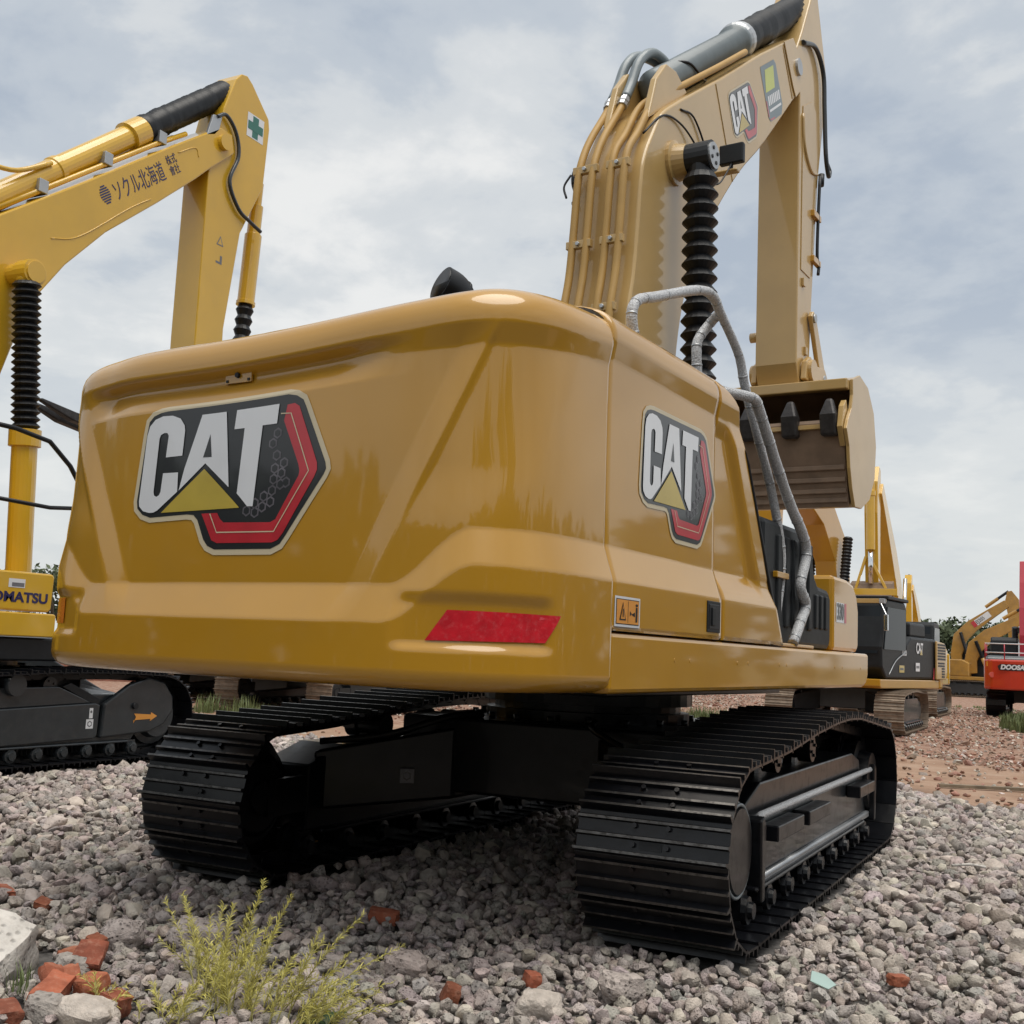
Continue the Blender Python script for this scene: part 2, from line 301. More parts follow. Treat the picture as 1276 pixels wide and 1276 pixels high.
# ---------------------------------------------------------------- ground, sky stays in the world
def gravel_edge(x, y): return y > 5.6 + (2.3-x)*1.15 + 0.5*NZ.noise(V((x*.8, y*.8, 0))) if x > -2.6 else y > max(11.2+(x+2.6)*1.02, 4.8)+.6*NZ.noise(V((x*.5, y*.5, 3)))
def ground():
    xs = [-900, -300, -120, -60, -30] + [-20+i*.8 for i in range(46)] + [30, 60, 120, 300, 900]
    ys = [-60, -20] + [-8+i*.8 for i in range(58)] + [45, 60, 90, 140, 300, 900, 1800]
    b = M(); n = len(xs)
    for y in ys:
        for x in xs:
            h = .03*NZ.noise(V((x*.25, y*.25, 0))) if abs(x) < 25 and y < 40 else 0
            if y < 5: h *= .4
            b.v.append((x, y, h-.012))
    for j in range(len(ys)-1):
        for i in range(n-1): b.f.append([j*n+i, j*n+i+1, (j+1)*n+i+1, (j+1)*n+i]); b.m.append(0); b.s.append(True)
    m = bpy.data.materials.new('yard_earth'); m.use_nodes = True; t = m.node_tree; p = t.nodes['Principled BSDF']; nn = t.nodes.new; l = t.links.new
    p.inputs['Roughness'].default_value = .95; p.inputs['Specular IOR Level'].default_value = .15
    tc_ = nn('ShaderNodeTexCoord'); o = tc_.outputs['Object']; sx = nn('ShaderNodeSeparateXYZ'); l(o, sx.inputs[0])
    def noi(s_, d=6):
        q = nn('ShaderNodeTexNoise'); q.inputs['Scale'].default_value = s_; q.inputs['Detail'].default_value = d; q.inputs['Roughness'].default_value = .65; l(o, q.inputs['Vector']); return q.outputs['Fac']
    def rmp(x, st):
        r = nn('ShaderNodeValToRGB'); l(x, r.inputs[0]); e = r.color_ramp.elements
        while len(e) < len(st): e.new(.5)
        for k, (a, c) in enumerate(st): e[k].position = a; e[k].color = (*c, 1)
        return r.outputs[0]
    def mt(op, a, b_):
        q = nn('ShaderNodeMath'); q.operation = op
        for i, z in enumerate((a, b_)):
            if isinstance(z, (int, float)): q.inputs[i].default_value = z
            else: l(z, q.inputs[i])
        return q.outputs[0]
    dirt = rmp(noi(1.1), [(.3, (.24, .15, .10)), (.5, (.33, .215, .15)), (.7, (.40, .29, .215))])
    grav = rmp(noi(18), [(.3, (.05, .047, .045)), (.7, (.16, .15, .142))])
    rub = rmp(noi(7, 8), [(.32, (.15, .085, .06)), (.5, (.29, .17, .12)), (.62, (.40, .30, .24)), (.75, (.5, .44, .39))])
    far = rmp(noi(.12), [(.4, (.15, .15, .08)), (.6, (.26, .21, .15))])
    # zones along y (with a ragged edge)
    yy = mt('ADD', mt('ADD', mt('SUBTRACT', sx.outputs[1], mt('MULTIPLY', mt('MAXIMUM', mt('MINIMUM', mt('ADD', sx.outputs[0], 2.6), 0), -6.3), 1.02)), mt('MULTIPLY', mt('MINIMUM', mt('MAXIMUM', sx.outputs[0], -2.6), 4), 1.15)), mt('MULTIPLY', noi(.9), 2.4))
    def zone(a, b_):
        q = nn('ShaderNodeMapRange'); l(yy, q.inputs[0]); q.inputs['From Min'].default_value = a; q.inputs['From Max'].default_value = b_; return q.outputs[0]
    def mixc(f, a, b_):
        q = nn('ShaderNodeMixRGB'); l(f, q.inputs[0]); l(a, q.inputs[1]); l(b_, q.inputs[2]); return q.outputs[0]
    c = mixc(zone(9.0, 9.7), grav, dirt); c = mixc(zone(14, 16), c, rub); c = mixc(zone(60, 90), c, far)
    l(c, p.inputs['Base Color'])
    bp = nn('ShaderNodeBump'); bp.inputs['Strength'].default_value = .6; bp.inputs['Distance'].default_value = .03; l(noi(9, 8), bp.inputs['Height']); l(bp.outputs[0], p.inputs['Normal'])
    o_ = b.build('ground', m); o_['kind'] = 'structure'
    return o_
ground()

def stone_mesh(name, m, seed, sub=2, flat=.75, rough=.35, angular=0.0):
    bm = bmesh.new(); bmesh.ops.create_icosphere(bm, subdivisions=sub, radius=1); r = random.Random(seed); off = V((r.uniform(0, 50), r.uniform(0, 50), r.uniform(0, 50)))
    planes = [(V((r.gauss(0, 1), r.gauss(0, 1), r.gauss(0, 1))).normalized(), r.uniform(.45, .85)) for _ in range(13)]
    sx, sy, sz = 1, r.uniform(.6, .9), r.uniform(.5, flat)
    for q in bm.verts:
        p = q.co.copy()
        for nn_, d in planes:
            k = p.dot(nn_)
            if k > d: p -= nn_*(k-d)*(.75+.25*angular)
        p *= 1+rough*NZ.noise(p*1.5+off)+rough*.4*NZ.noise(p*4+off)
        q.co = V((p.x*sx, p.y*sy, p.z*sz))
    me = bpy.data.meshes.new(name); bm.to_mesh(me); bm.free(); me.materials.append(m)
    me.polygons.foreach_set('use_smooth', [sub > 1]*len(me.polygons))
    me.set_sharp_from_angle(angle=R(48)); return me
def scatter(name, protos, pts, label, cat=None):
    """pts: (x,y,z, rx,ry,rz, scale, index). One stuff object; the stones are instanced by geometry nodes."""
    col = bpy.data.collections.new(name+'_shapes')
    for i, me in enumerate(protos):
        o = bpy.data.objects.new('%s_shape_%02d' % (name, i), me); col.objects.link(o)
    me = bpy.data.meshes.new(name); me.from_pydata([p[:3] for p in pts], [], [])
    a = me.attributes.new('rot', 'FLOAT_VECTOR', 'POINT'); a.data.foreach_set('vector', [q for p in pts for q in p[3:6]])
    a = me.attributes.new('scl', 'FLOAT', 'POINT'); a.data.foreach_set('value', [p[6] for p in pts])
    a = me.attributes.new('idx', 'INT', 'POINT'); a.data.foreach_set('value', [p[7] for p in pts])
    ob = bpy.data.objects.new(name, me); C.objects.link(ob)
    ng = bpy.data.node_groups.new(name, 'GeometryNodeTree')
    ng.interface.new_socket('Geometry', in_out='INPUT', socket_type='NodeSocketGeometry'); ng.interface.new_socket('Geometry', in_out='OUTPUT', socket_type='NodeSocketGeometry')
    nd = ng.nodes.new; lk = ng.links.new
    gi, go = nd('NodeGroupInput'), nd('NodeGroupOutput'); ip = nd('GeometryNodeInstanceOnPoints'); ci = nd('GeometryNodeCollectionInfo')
    ci.inputs['Collection'].default_value = col; ci.inputs['Separate Children'].default_value = True; ci.inputs['Reset Children'].default_value = True
    def at(n_, ty):
        q = nd('GeometryNodeInputNamedAttribute'); q.data_type = ty; q.inputs['Name'].default_value = n_; return q.outputs['Attribute']
    e2 = nd('FunctionNodeEulerToRotation'); lk(at('rot', 'FLOAT_VECTOR'), e2.inputs[0])
    lk(gi.outputs[0], ip.inputs['Points']); lk(ci.outputs[0], ip.inputs['Instance']); ip.inputs['Pick Instance'].default_value = True
    lk(at('idx', 'INT'), ip.inputs['Instance Index']); lk(e2.outputs[0], ip.inputs['Rotation']); lk(at('scl', 'FLOAT'), ip.inputs['Scale']); lk(ip.outputs[0], go.inputs[0])
    md = ob.modifiers.new('scatter', 'NODES'); md.node_group = ng
    return tag(ob, label, cat, None, 'stuff')
def in_view(x, y, pad=1.9):
    d = V((x, y, 0))-CAMPOS; z = d.dot(fw)
    return z > .8 and abs(d.dot(rt)) < z*.47+pad
TRACKS = ((1.387, .40), (-1.387, .40))
SPEC = []   # spots kept clear for the single bricks and rocks: x, y, r
SPEC += [(-.28, -4.33, .12), (-.25, -4.2, .08), (-.5, -3.97, .09), (-.72, -3.73, .06), (-.67, -3.9, .07), (-.03, -4.28, .08), (-.3, -4.52, .08), (-1.0, -4.1, .32)]
def gravel():
    pts = []
    def lay(sp, dmin, dmax, z0, zr, smin, smax, keep=1.0):
        x0, x1, y0, y1 = -16, 9, -6.5, 22
        ny = int((y1-y0)/sp); nx = int((x1-x0)/sp)
        for j in range(ny):
            y = y0+j*sp
            for i in range(nx):
                x = x0+(i+.5*(j % 2))*sp
                d = hypot(x-CAMPOS.x, y-CAMPOS.y)
                if d < dmin or d > dmax or not in_view(x, y): continue
                px, py = x+rnd.uniform(-.5, .5)*sp, y+rnd.uniform(-.5, .5)*sp
                if rnd.random() > keep: continue
                if gravel_edge(px, py): continue
                if any(hypot(px-a, py-b_) < r for a, b_, r in SPEC): continue
                tr = any(abs(px-c) < hw and -2.25 < py < 2.35 for c, hw in TRACKS)
                if abs(px+8) < 1.9 and -1.6 < py < 3.4 and abs(px+8) > .9: tr = True
                sc = rnd.uniform(smin, smax)*(1.35 if rnd.random() < .10 else 1)
                z = z0+rnd.uniform(0, zr)+.015*NZ.noise(V((px*1.3, py*1.3, 5)))
                if tr: z = -.05
                pts.append((px, py, z, rnd.uniform(-.5, .5), rnd.uniform(-.5, .5), rnd.uniform(0, 6.28), sc, rnd.randrange(len(protos))))
    protos = [stone_mesh('slag_stone', STONES[i % 5], 10+i, 2, .9, .34, .2) for i in range(20)]
    lay(.053, 0, 6.5, -.004, .030, .021, .041)
    lay(.088, 0, 6.5, .022, .032, .025, .056, .9)
    lay(.070, 6.5, 12.5, .0, .03, .028, .052)
    lay(.13, 6.5, 12.5, .025, .03, .045, .075, .7)
    lay(.125, 12.5, 24, .0, .04, .055, .09)
    lay(.050, 0, 6.0, .006, .026, .008, .019, .6)
    print('gravel', len(pts))
    scatter('gravel', protos, pts, 'grey porous slag gravel covering the yard in the foreground', 'gravel')
    # small chips between the stones and brick rubble further out
    pr = [stone_mesh('rubble_piece', RUBB[i % 3], 70+i, 1, .6, .3, 1) for i in range(9)]; q = []
    for _ in range(60000):
        y = 5+38*rnd.random()**1.6; x = rnd.uniform(-14, 7)
        if not in_view(x, y) or not gravel_edge(x, y): continue
        dens = .35+.65*ss(-.15, .25, NZ.noise(V((x*.35, y*.35, 9))))
        band = 6.2 < y+1.15*(min(max(x, -2.6), 4))-2.65 < 7.6
        if rnd.random() > dens*(.14 if (y+1.15*min(max(x, -2.6), 4)) < 13.2 else 1): continue
        q.append((x, y, rnd.uniform(-.02, .03), rnd.uniform(-.6, .6), rnd.uniform(-.6, .6), rnd.uniform(0, 6.28), rnd.uniform(.016, .062)*(2.2 if rnd.random() < .05 else 1), rnd.choices(range(9), [2.2, 2.2, 2.2]*3)[0]))
    print('rubble', len(q))
    scatter('brick_rubble', pr, q, 'reddish brick rubble and pale chips strewn over the earth behind the gravel', 'rubble')
gravel()

# ---------------------------------------------------------------- crawler undercarriage
def path_resample(P, n):
    P = [V((0, y, z)) for y, z in P]; P.append(P[0]); d = [0]
    for a, b in zip(P, P[1:]): d.append(d[-1]+(b-a).length)
    T = d[-1]; out = []; k = 0
    def at(s_):
        s_ %= T; k = 0
        while d[k+1] < s_: k += 1
        return P[k].lerp(P[k+1], (s_-d[k])/(d[k+1]-d[k]))
    for i in range(n):
        s_ = T*i/n; a, b = at(s_-T/n*.45), at(s_+T/n*.45); t = (b-a).normalized(); out.append(((a+b)/2*.5+at(s_)*.5, t))
    return out, T/n
def track_loop(yr, yf, rr, rf, top):
    z0 = .02; P = [(yf-rf, z0), (yr+rr, z0)]; k = 12
    P += [(yr+rr+rr*cos(a), z0+rr+rr*sin(a)) for a in [-pi/2-pi*i/k for i in range(1, k+1)]]
    P += top
    P += [(yf-rf+rf*cos(a), z0+rf+rf*sin(a)) for a in [pi/2-pi*i/k for i in range(0, k)]]
    return P
def shoe_shape(hw, pitch, fine=True):
    b = M(); p = pitch
    b.box(-hw, hw, -p*.47, p*.47, -.056, -.044)
    for y, h in ((-p*.40, 0), (-.012, -.020), (p*.30, -.024)):
        t = .012
        b.add([(-hw, y-t, -.044), (hw, y-t, -.044), (hw, y+t, -.044), (-hw, y+t, -.044), (-hw, y-t*.5, h), (hw, y-t*.5, h), (hw, y+t*.5, h), (-hw, y+t*.5, h)],
              [(0, 1, 5, 4), (1, 2, 6, 5), (2, 3, 7, 6), (3, 0, 4, 7), (4, 5, 6, 7)]); b.m[-1] = 2 if fine else 0
    # a folded leading edge, bolts, a dark block for the clean-out slot's shade and the two link plates below
    b.box(-hw, hw, p*.43, p*.5, -.066, -.055)
    if fine:
        for x in (-.115, .05):
            for y in (-p*.2, p*.2): b.tube([(x+.03, y, -.046), (x+.03, y, -.026)], .013, 6, 0, True, False)
        b.box(-.055, .055, -p*.29, -p*.12, -.045, -.041, 1)
    for x in (-.105, .105):
        b.box(x-.022, x+.022, -p*.55, p*.55, -.13, -.056)
    b.tube([(-.13, p*.48, -.085), (.13, p*.48, -.085)], .032, 8)
    return b
def undercarriage(root, gx, hw, yr, yf, rr, rf, top, n, pm, sm, single=True, fine=True, wide=1.0):
    P = track_loop(yr, yf, rr, rf, top); pos, pitch = path_resample(P, n)
    shape = shoe_shape(hw, pitch, fine); sme = shape.mesh('track_shoe', [sm, RUBBER, WORN])
    for sx in (1, -1):
        if single:
            for p, t in pos:
                o = bpy.data.objects.new('track_shoe', sme); C.objects.link(o); o.parent = root
                nn_ = V((0, -t.z, t.y)); o.matrix_local = MX(((1, 0, 0, sx*gx), (0, t.y, nn_.y, p.y), (0, t.z, nn_.z, p.z), (0, 0, 0, 1)))
        else:
            b = M()
            for p, t in pos:
                nn_ = V((0, -t.z, t.y)); mm = MX(((1, 0, 0, sx*gx), (0, t.y, nn_.y, p.y), (0, t.z, nn_.z, p.z), (0, 0, 0, 1)))
                b.box(-hw, hw, -pitch*.48, pitch*.48, -.05, -.03, 0, mm)
                for y in (-pitch*.4, pitch*.1): b.box(-hw, hw, y-.012, y+.012, -.03, 0, 0, mm)
            o = b.build('track_belt', sm, root); o['kind'] = 'stuff'
        # frame, end wheels, rollers
        ya, yb = yr+rr, yf-rf; c = sx*gx; f = M()
        f.prism([(ya+.42, .25), (yb-.35, .25), (yb-.2, .42), (yb-.3, .70), (yb-.6, .77), (ya+.8, .77), (ya+.42, .66)], c-.19, c+.19)
        f.box(c-.26, c+.26, ya+.5, yb-.45, .235, .262)
        f.build('track_frame', pm, root, 0, .012)
        w_ = M(); w_.lathe((c-.11, ya, rr+.02), (c+.11, ya, rr+.02), [(0, rr-.2), (.12, rr-.145), (.35, rr-.145), (.37, rr-.10), (.63, rr-.10), (.65, rr-.145), (.88, rr-.145), (1, rr-.2)], 28)
        for q in (-1, 1):
            w_.lathe((c+q*.11, ya, rr+.02), (c+q*.15, ya, rr+.02), [(0, rr-.24), (.6, rr-.24), (1, rr-.27)], 28)
            w_.lathe((c+q*.15, ya, rr+.02), (c+q*.17, ya, rr+.02), [(0, .10), (1, .09)], 16)
            w_.box(c+q*.15-.03, c+q*.15+.03, ya+.05, ya+.62, rr-.10, rr+.12)
        w_.build('idler_wheel', pm, root)
        w_ = M(); k = 21
        w_.lathe((c-.04, yb, rf+.02), (c+.04, yb, rf+.02), [(0, rf-.12), (1, rf-.12)], 36)
        for i in range(k):
            a = 2*pi*i/k; y, z = yb+cos(a)*(rf-.11), rf+.02+sin(a)*(rf-.11)
            w_.bar((c, y-cos(a)*.05, z-sin(a)*.05), (c, y+cos(a)*.035, z+sin(a)*.035), .07, .06, 0, (1, 0, 0))
        for q in (-1, 1): w_.lathe((c+q*.04, yb, rf+.02), (c+q*.24, yb, rf+.02), [(0, rf-.16), (.5, rf-.17), (.55, rf-.24), (1, rf-.26)], 28)
        w_.build('sprocket', pm, root)
        nr = 9
        for i in range(nr):
            y = ya+.38+(yb-ya-.75)*i/(nr-1); w_ = M()
            for q in (-1, 1):
                w_.lathe((c+q*.05, y, .20), (c+q*.17, y, .20), [(0, .075), (.3, .075), (.32, .105), (.6, .105), (.62, .085), (1, .08)], 14)
                w_.box(c+q*.20-.022, c+q*.20+.022, y-.06, y+.06, .13, .26)
                w_.lathe((c+q*.222, y, .17), (c+q*.275, y, .17), [(0, .075), (.5, .07), (.55, .045), (1, .04)], 12)
            w_.build('track_roller', pm, root)
        for fy in (.32, .55):
            y = ya+(yb-ya)*fy; w_ = M(); zt = .87*wide
            w_.lathe((c-.14, y, zt), (c+.16, y, zt), [(0, .09), (.3, .09), (.32, .07), (.68, .07), (.7, .09), (1, .09)], 18)
            for q in (0, 1, 2, 3):
                a = q*pi/2+.4; w_.cyl((c+sx*.16, y+.05*cos(a), zt+.05*sin(a)), (c+sx*.172, y+.05*cos(a), zt+.05*sin(a)), .012, 6)
            w_.box(c-.03, c+.03, y-.05, y+.05, .70, zt-.06); w_.build('carrier_roller', pm, root)
    b = M(); b.prismz([(-.95, -.95), (-.55, -1.0), (.55, -1.0), (.95, -.95), (1.0, 0), (.95, .95), (.55, 1.0), (-.55, 1.0), (-.95, .95), (-1, 0)], .50, .98)
    for sx in (1, -1):
        for sy in (1, -1):
            x0_, x1_ = sx*.5, sx*(gx-.12); q8 = [(x0_, sy*.45, .46), (x0_, sy*1.0, .46), (x1_, sy*1.50, .36), (x1_, sy*.85, .36), (x0_, sy*.45, .92), (x0_, sy*1.0, .92), (x1_, sy*1.50, .74), (x1_, sy*.85, .76)]
            b.add(q8, [(3, 2, 1, 0), (4, 5, 6, 7), (0, 1, 5, 4), (1, 2, 6, 5), (2, 3, 7, 6), (3, 0, 4, 7)])
    b.build('car_body', pm, root, 0, .02)
    b = M(); b.lathe((0, 0, .95), (0, 0, 1.19), [(0, .72), (.4, .72), (.42, .66), (.6, .66), (.62, .74), (1, .74)], 40); b.build('slew_ring', pm, root)

def bellows(p, q, r, n, k=16, depth=.26, flat=.0):
    b = M(); prof = [(0, r*.8)]
    for i in range(n):
        prof += [((i+.06)/n, r*(1-depth)), ((i+.5-flat/2)/n, r), ((i+.5+flat/2+.02)/n, r)]
    prof += [(1, r*.8)]; b.lathe(p, q, prof, k); return b

# ---------------------------------------------------------------- the big excavator
ROOT = thing('crawler_excavator', 'large gold excavator in front, its rounded counterweight turned to the camera and boom raised', 'excavator', group='excavators parked in the yard')
SL = R(-4.65)
def up_(b, name, mats, bev=0, parent=None): return b.build(name, mats, parent or ROOT, SL if parent is None else 0, bev)
undercarriage(ROOT, 1.387, .37, -2.52, 2.58, .475, .49, [(-1.99, .968), (-1.32, 1.003), (-.6, 1.07), (0, 1.108), (.42, 1.12), (.85, 1.11), (1.4, 1.06), (2.0, 1.005)], 52, BLACKP, BLACKP)
for i, P in enumerate(([(-.5, -.75, 1.0), (-.62, -1.0, .97), (-.9, -1.2, .84), (-1.2, -1.3, .80)], [(-.42, -.8, 1.0), (-.5, -1.06, .99), (-.85, -1.3, .86), (-1.22, -1.5, .80)], [(.4, -.8, 1.0), (.5, -1.06, .97), (.85, -1.25, .86), (1.2, -1.4, .80)])):
    b = M(); b.tube(curve(P, 6), .022, 8); b.build('hydraulic_hose', RUBBER, ROOT)
for a in range(20):
    b = M(); b.tube([(.80*cos(a*pi/10+.1), .80*sin(a*pi/10+.1), .975), (.80*cos(a*pi/10+.1), .80*sin(a*pi/10+.1), 1.02)], .022, 6); b.build('ring_bolt', DGREY, ROOT)
# right-hand track guard: outer plate, wrapped rail, lower rail, tread boxes
for sx in (1, -1):
    b = M(); b.box(sx*1.58-.012, sx*1.58+.012, -1.40, 1.98, .285, .575); b.build('guard_plate', DGREY, ROOT, 0, .004)
    b = M(); b.tube([(sx*1.62, -1.46, .60), (sx*1.62, -1.40, .612), (sx*1.62, 2.05, .612), (sx*1.62, 2.12, .60)], .022, 10); b.build('guard_rail', WRAP, ROOT)
    b = M(); b.tube([(sx*1.60, -1.38, .275), (sx*1.60, 1.98, .275)], .022, 8); b.box(sx*1.59-.03, sx*1.59+.03, -1.40, 1.98, .25, .268); b.build('lower_rail', SILVER, ROOT)
    b = M(); b.prism([(-1.50, .18), (-1.44, .18), (-1.42, .56), (-1.46, .62), (-1.52, .60)], sx*1.40, sx*1.66); b.build('guard_bracket', BLACKP, ROOT, 0, .01); b = M(); b.prism([(2.0, .22), (2.06, .22), (2.10, .62), (2.02, .66)], sx*1.40, sx*1.66); b.build('guard_bracket', BLACKP, ROOT, 0, .01)
    for y0 in (-1.32, -.55, 1.15):
        b = M(); b.box(min(sx*1.597, sx*1.70), max(sx*1.597, sx*1.70), y0, y0+.62, .47, .555); b.build('tread_step', BLACKP, ROOT, 0, .008)
    for y0 in (-.9, -.15, .45, .95, 1.5):
        b = M(); b.tube(curve([(sx*1.585, y0, .27), (sx*1.60, y0+.005, .19), (sx*1.60, y0+.06, .16), (sx*1.60, y0+.12, .19), (sx*1.585, y0+.13, .27)], 4), .010, 6); b.build('roller_guard_hook', BLACKP, ROOT)
for sx in (1, -1):
    b = M(); b.lathe((sx*1.56, -1.78, .475), (sx*1.62, -1.78, .475), [(0, .245), (.5, .245), (.6, .235), (.62, .215), (1, .21)], 32); o = b.build('idler_cover', BLACKP, ROOT)
    b = M(); b.tube([(sx*1.605, -1.78+.228*cos(a*pi/20), .475+.228*sin(a*pi/20)) for a in range(41)], .010, 6); b.build('cover_rim', STEELGREY, o)
decal('square_sticker', [(GREYV, [(-.045, -.045), (.045, -.045), (.045, .045), (-.045, .045)], 0), (BLKV, hexa((0, 0), .03), 1), (GREYV, hexa((0, 0), .02), 2)], lambda u, v, l: V((-.75, -1.175-l*.001, .60))+V((.84, .55, 0))*u+V((0, 0, 1))*v+V((.5, -.85, 0))*(.03+l*.001), ROOT)
ly = [(YELV, [(0, -.03), (.13, -.03), (.13, -.06), (.2, 0), (.13, .06), (.13, .03), (0, .03), (.04, 0)], 0)]
b = M(); b.prism([(2.11, .33), (2.30, .36), (2.42, .50), (2.36, .66), (2.11, .70)], 1.50, 1.60); spc = b.build('sprocket_cover', DGREY, ROOT, 0, .01)
decal('travel_arrow', ly, lambda u, v, l: (1.604, 2.14+u*.9, .55+v*1.1), spc)

# hull: a plan curve and a vertical section with lip, recessed face, chamfer and bumper
def make_plan():
    P = []
    for i in range(0, 2001):
        a = pi/2*i/2000; c, s_ = cos(a)**.42, sin(a)**.42
        P.append((1.489*s_, -2.40-1.20*c))
    d = [0]
    for a, b in zip(P, P[1:]): d.append(d[-1]+hypot(b[0]-a[0], b[1]-a[1]))
    return P, d
PL, PD = make_plan()
def plan(s_):
    a = abs(s_); sg = 1 if s_ >= 0 else -1
    lo, hi = 0, len(PD)-1
    if a >= PD[-1]: x, y, tx, ty = 1.489, -2.4+(a-PD[-1]), 0, 1
    else:
        while hi-lo > 1:
            mid = (lo+hi)//2
            if PD[mid] <= a: lo = mid
            else: hi = mid
        f = (a-PD[lo])/(PD[hi]-PD[lo]); x = PL[lo][0]*(1-f)+PL[hi][0]*f; y = PL[lo][1]*(1-f)+PL[hi][1]*f
        q0, q1 = PL[max(0, lo-4)], PL[min(len(PL)-1, hi+4)]; tx, ty = q1[0]-q0[0], q1[1]-q0[1]; l_ = hypot(tx, ty); tx, ty = tx/l_, ty/l_
    return V((sg*x*(1.07 if sg < 0 else 1), y, 0)), V((sg*ty, -tx, 0))
def s_at_y(y):
    for i, (px, py) in enumerate(PL):
        if py >= y and px > 1: return PD[i]
    return PD[-1]+(y+2.4)
S_SEAM = s_at_y(-2.645)
lin = lambda a, b, x: min(1, max(0, (x-a)/(b-a)))
def lip_share(a): return ss(.9, 1.35, a) if a > 0 else ss(1.7, 2.0, -a)
def lip_inset(a): return (.068-.032*lip_share(a))*(1-.5*ss(.95, 1.3, -a))
def inset(a, z, rib=True):
    a0 = a; a = abs(a)
    k = ss(.90, 1.30, a); zt = 1.675+.245*k; zb = zt-.155
    ar = .90+(z-1.86)/.95*.46; side_ = lin(ar-.135, ar, a) if rib else 1
    up_face = (.080-.030*side_)*(1-.5*ss(.95, 1.3, -a0))
    i = up_face*lin(zb, zt, z)
    i += .006*ss(zt, 2.6, z)
    if rib:
        u = a-ar; st = ss(1.9, 2.2, z)
        if u > 0: i += st*.014*ss(0, .03, u)*(1-ss(.25, .6, u))
        # shallow pocket round the red reflector
        i += .020*ss(.93, 1.02, a)*(1-ss(1.62, 1.72, a))*ss(1.405, 1.45, z)*(1-ss(1.595, 1.66, z))
    lipz = 2.715+.01*ss(1.5, 2.3, a); k = lip_share(a0)
    lip = lin(lipz, lipz+.095, z); i = i*(1-lip)+lip_inset(a0)*lip
    # long shallow groove over the badge, fading out towards the right
    gr = (1-k)*ss(-1.18, -.98, a0)*(1-ss(.45, 1.0, a0))
    i += .058*gr*lin(2.62, 2.745, z)*(1-lin(2.76, 2.80, z))
    return max(i, -.01)
ZROWS = [(1.25, .45), (1.25, .14), (1.253, .085), (1.262, .05), (1.276, .024), (1.296, .008), (1.325, 0)] + [(1.325+(2.84-1.325)*i/150, 0) for i in range(1, 151)] + [(2.87, .004), (2.90, .013), (2.928, .030), (2.952, .055), (2.972, .09), (2.988, .135), (3.0, .19), (3.012, .25), (3.025, .32)]
def dz_(a, z): return (-.10+.19*ss(-.4, 3.2, a)-.035*ss(.75, 1.5, -a))*ss(1.75, 2.9, z)
def hull_point(P, n, a, z, ins, rib=True):
    sgn_, a = (1 if a >= 0 else -1), abs(a)
    i = inset(a*sgn_, z, rib) if z < 2.845 and ins < .009 else lip_inset(a*sgn_)
    dz = dz_(a*sgn_, z)
    if z <= 1.325: i = 0
    q = P-n*(i+ins); q.z = z+dz; return q
def hull(s_list, edge=.012):
    b = M(); rows = len(ZROWS); n = len(s_list)
    for (z, ins) in ZROWS:
        for k, s_ in enumerate(s_list):
            P, nn_ = plan(s_); q = hull_point(P, nn_, s_, z, ins)
            b.v.append(tuple(q))
    for j in range(rows-1):
        for k in range(n-1): b.f.append([j*n+k, j*n+k+1, (j+1)*n+k+1, (j+1)*n+k]); b.m.append(0); b.s.append(True)
    b.f.append([(rows-1)*n+k for k in range(n)]); b.m.append(0); b.s.append(False)
    b.f.append([k for k in range(n)][::-1]); b.m.append(0); b.s.append(False)
    return b
def turned(b, n, ends, depth=.06, rnd_=.018):      # rolled vertical edges at the ends of a hull strip
    return b
ns = 320
sl = [-S_SEAM-.012+(2*(S_SEAM+.012))*i/ns for i in range(ns+1)]
b = hull(sl)
# rolled edge at both seams
rows = len(ZROWS); n = ns+1
for side in (0, ns):
    sgn = -1 if side == 0 else 1; base = len(b.v); seq = [(.004, .004), (.008, .014), (.009, .05)]
    for (dy, din) in seq:
        for j in range(rows):
            x, y, z = b.v[j*n+side]; b.v.append((x-sgn*din, y+dy, z))
    prev = [j*n+side for j in range(rows)]
    for t in range(3):
        cur = [base+t*rows+j for j in range(rows)]
        for j in range(rows-1):
            f = [prev[j], cur[j], cur[j+1], prev[j+1]]; b.f.append(f if sgn > 0 else f[::-1]); b.m.append(0); b.s.append(True)
        prev = cur
CW = up_(b, 'counterweight', GOLD)
def on_hull(s_, z, lev, k=.0012):
    P, nn_ = plan(s_); return P-nn_*(inset(s_, z)-.003-lev*k)+V((0, 0, z+dz_(s_, z)))
emblem(lambda u, v, l: on_hull(u*1.17-.063, 2.225+v*1.23, l), CW)
decal('reflector', [(REFL, [(1.105, 1.452), (1.195, 1.578), (1.735, 1.578), (1.655, 1.462)], 0)], lambda u, v, l: on_hull(u, v, l+1.5), CW)
decal('reflector', [(REFO, [(-1.13, 1.47), (-1.13, 1.60), (-1.30, 1.60), (-1.31, 1.47)], 0)], lambda u, v, l: on_hull(u, v, l+1.5), CW)
b = M()
def hp(u, v, l): return on_hull(u, v, l)
pc = on_hull(-.10, 2.765, 3); P0, n0 = plan(-.10)
b.box(-.085, .085, -.006, .006, -.035, .035, 0, MX.Translation(pc-n0*.004))
for x in (-.07, .07):
    for z in (-.024, .024): b.box(x-.007, x+.007, -.010, .0, z-.006, z+.006, 1, MX.Translation(pc-n0*.004))
b.lathe(pc+V((0, -.002, 0)), pc+V((0, -.016, 0)), [(0, .014), (1, .012)], 12, 1); b.build('rear_camera_plate', [GOLD, RUBBER], CW)
# core behind the seams
b = M(); b.prismz([(-1.05, -3.1), (1.05, -3.1), (1.30, -2.8), (1.30, -.62), (1.2, -.45), (-1.2, -.45), (-1.30, -.6), (-1.30, -2.8)], 1.30, 2.95); up_(b, 'engine_bay', RUBBER)

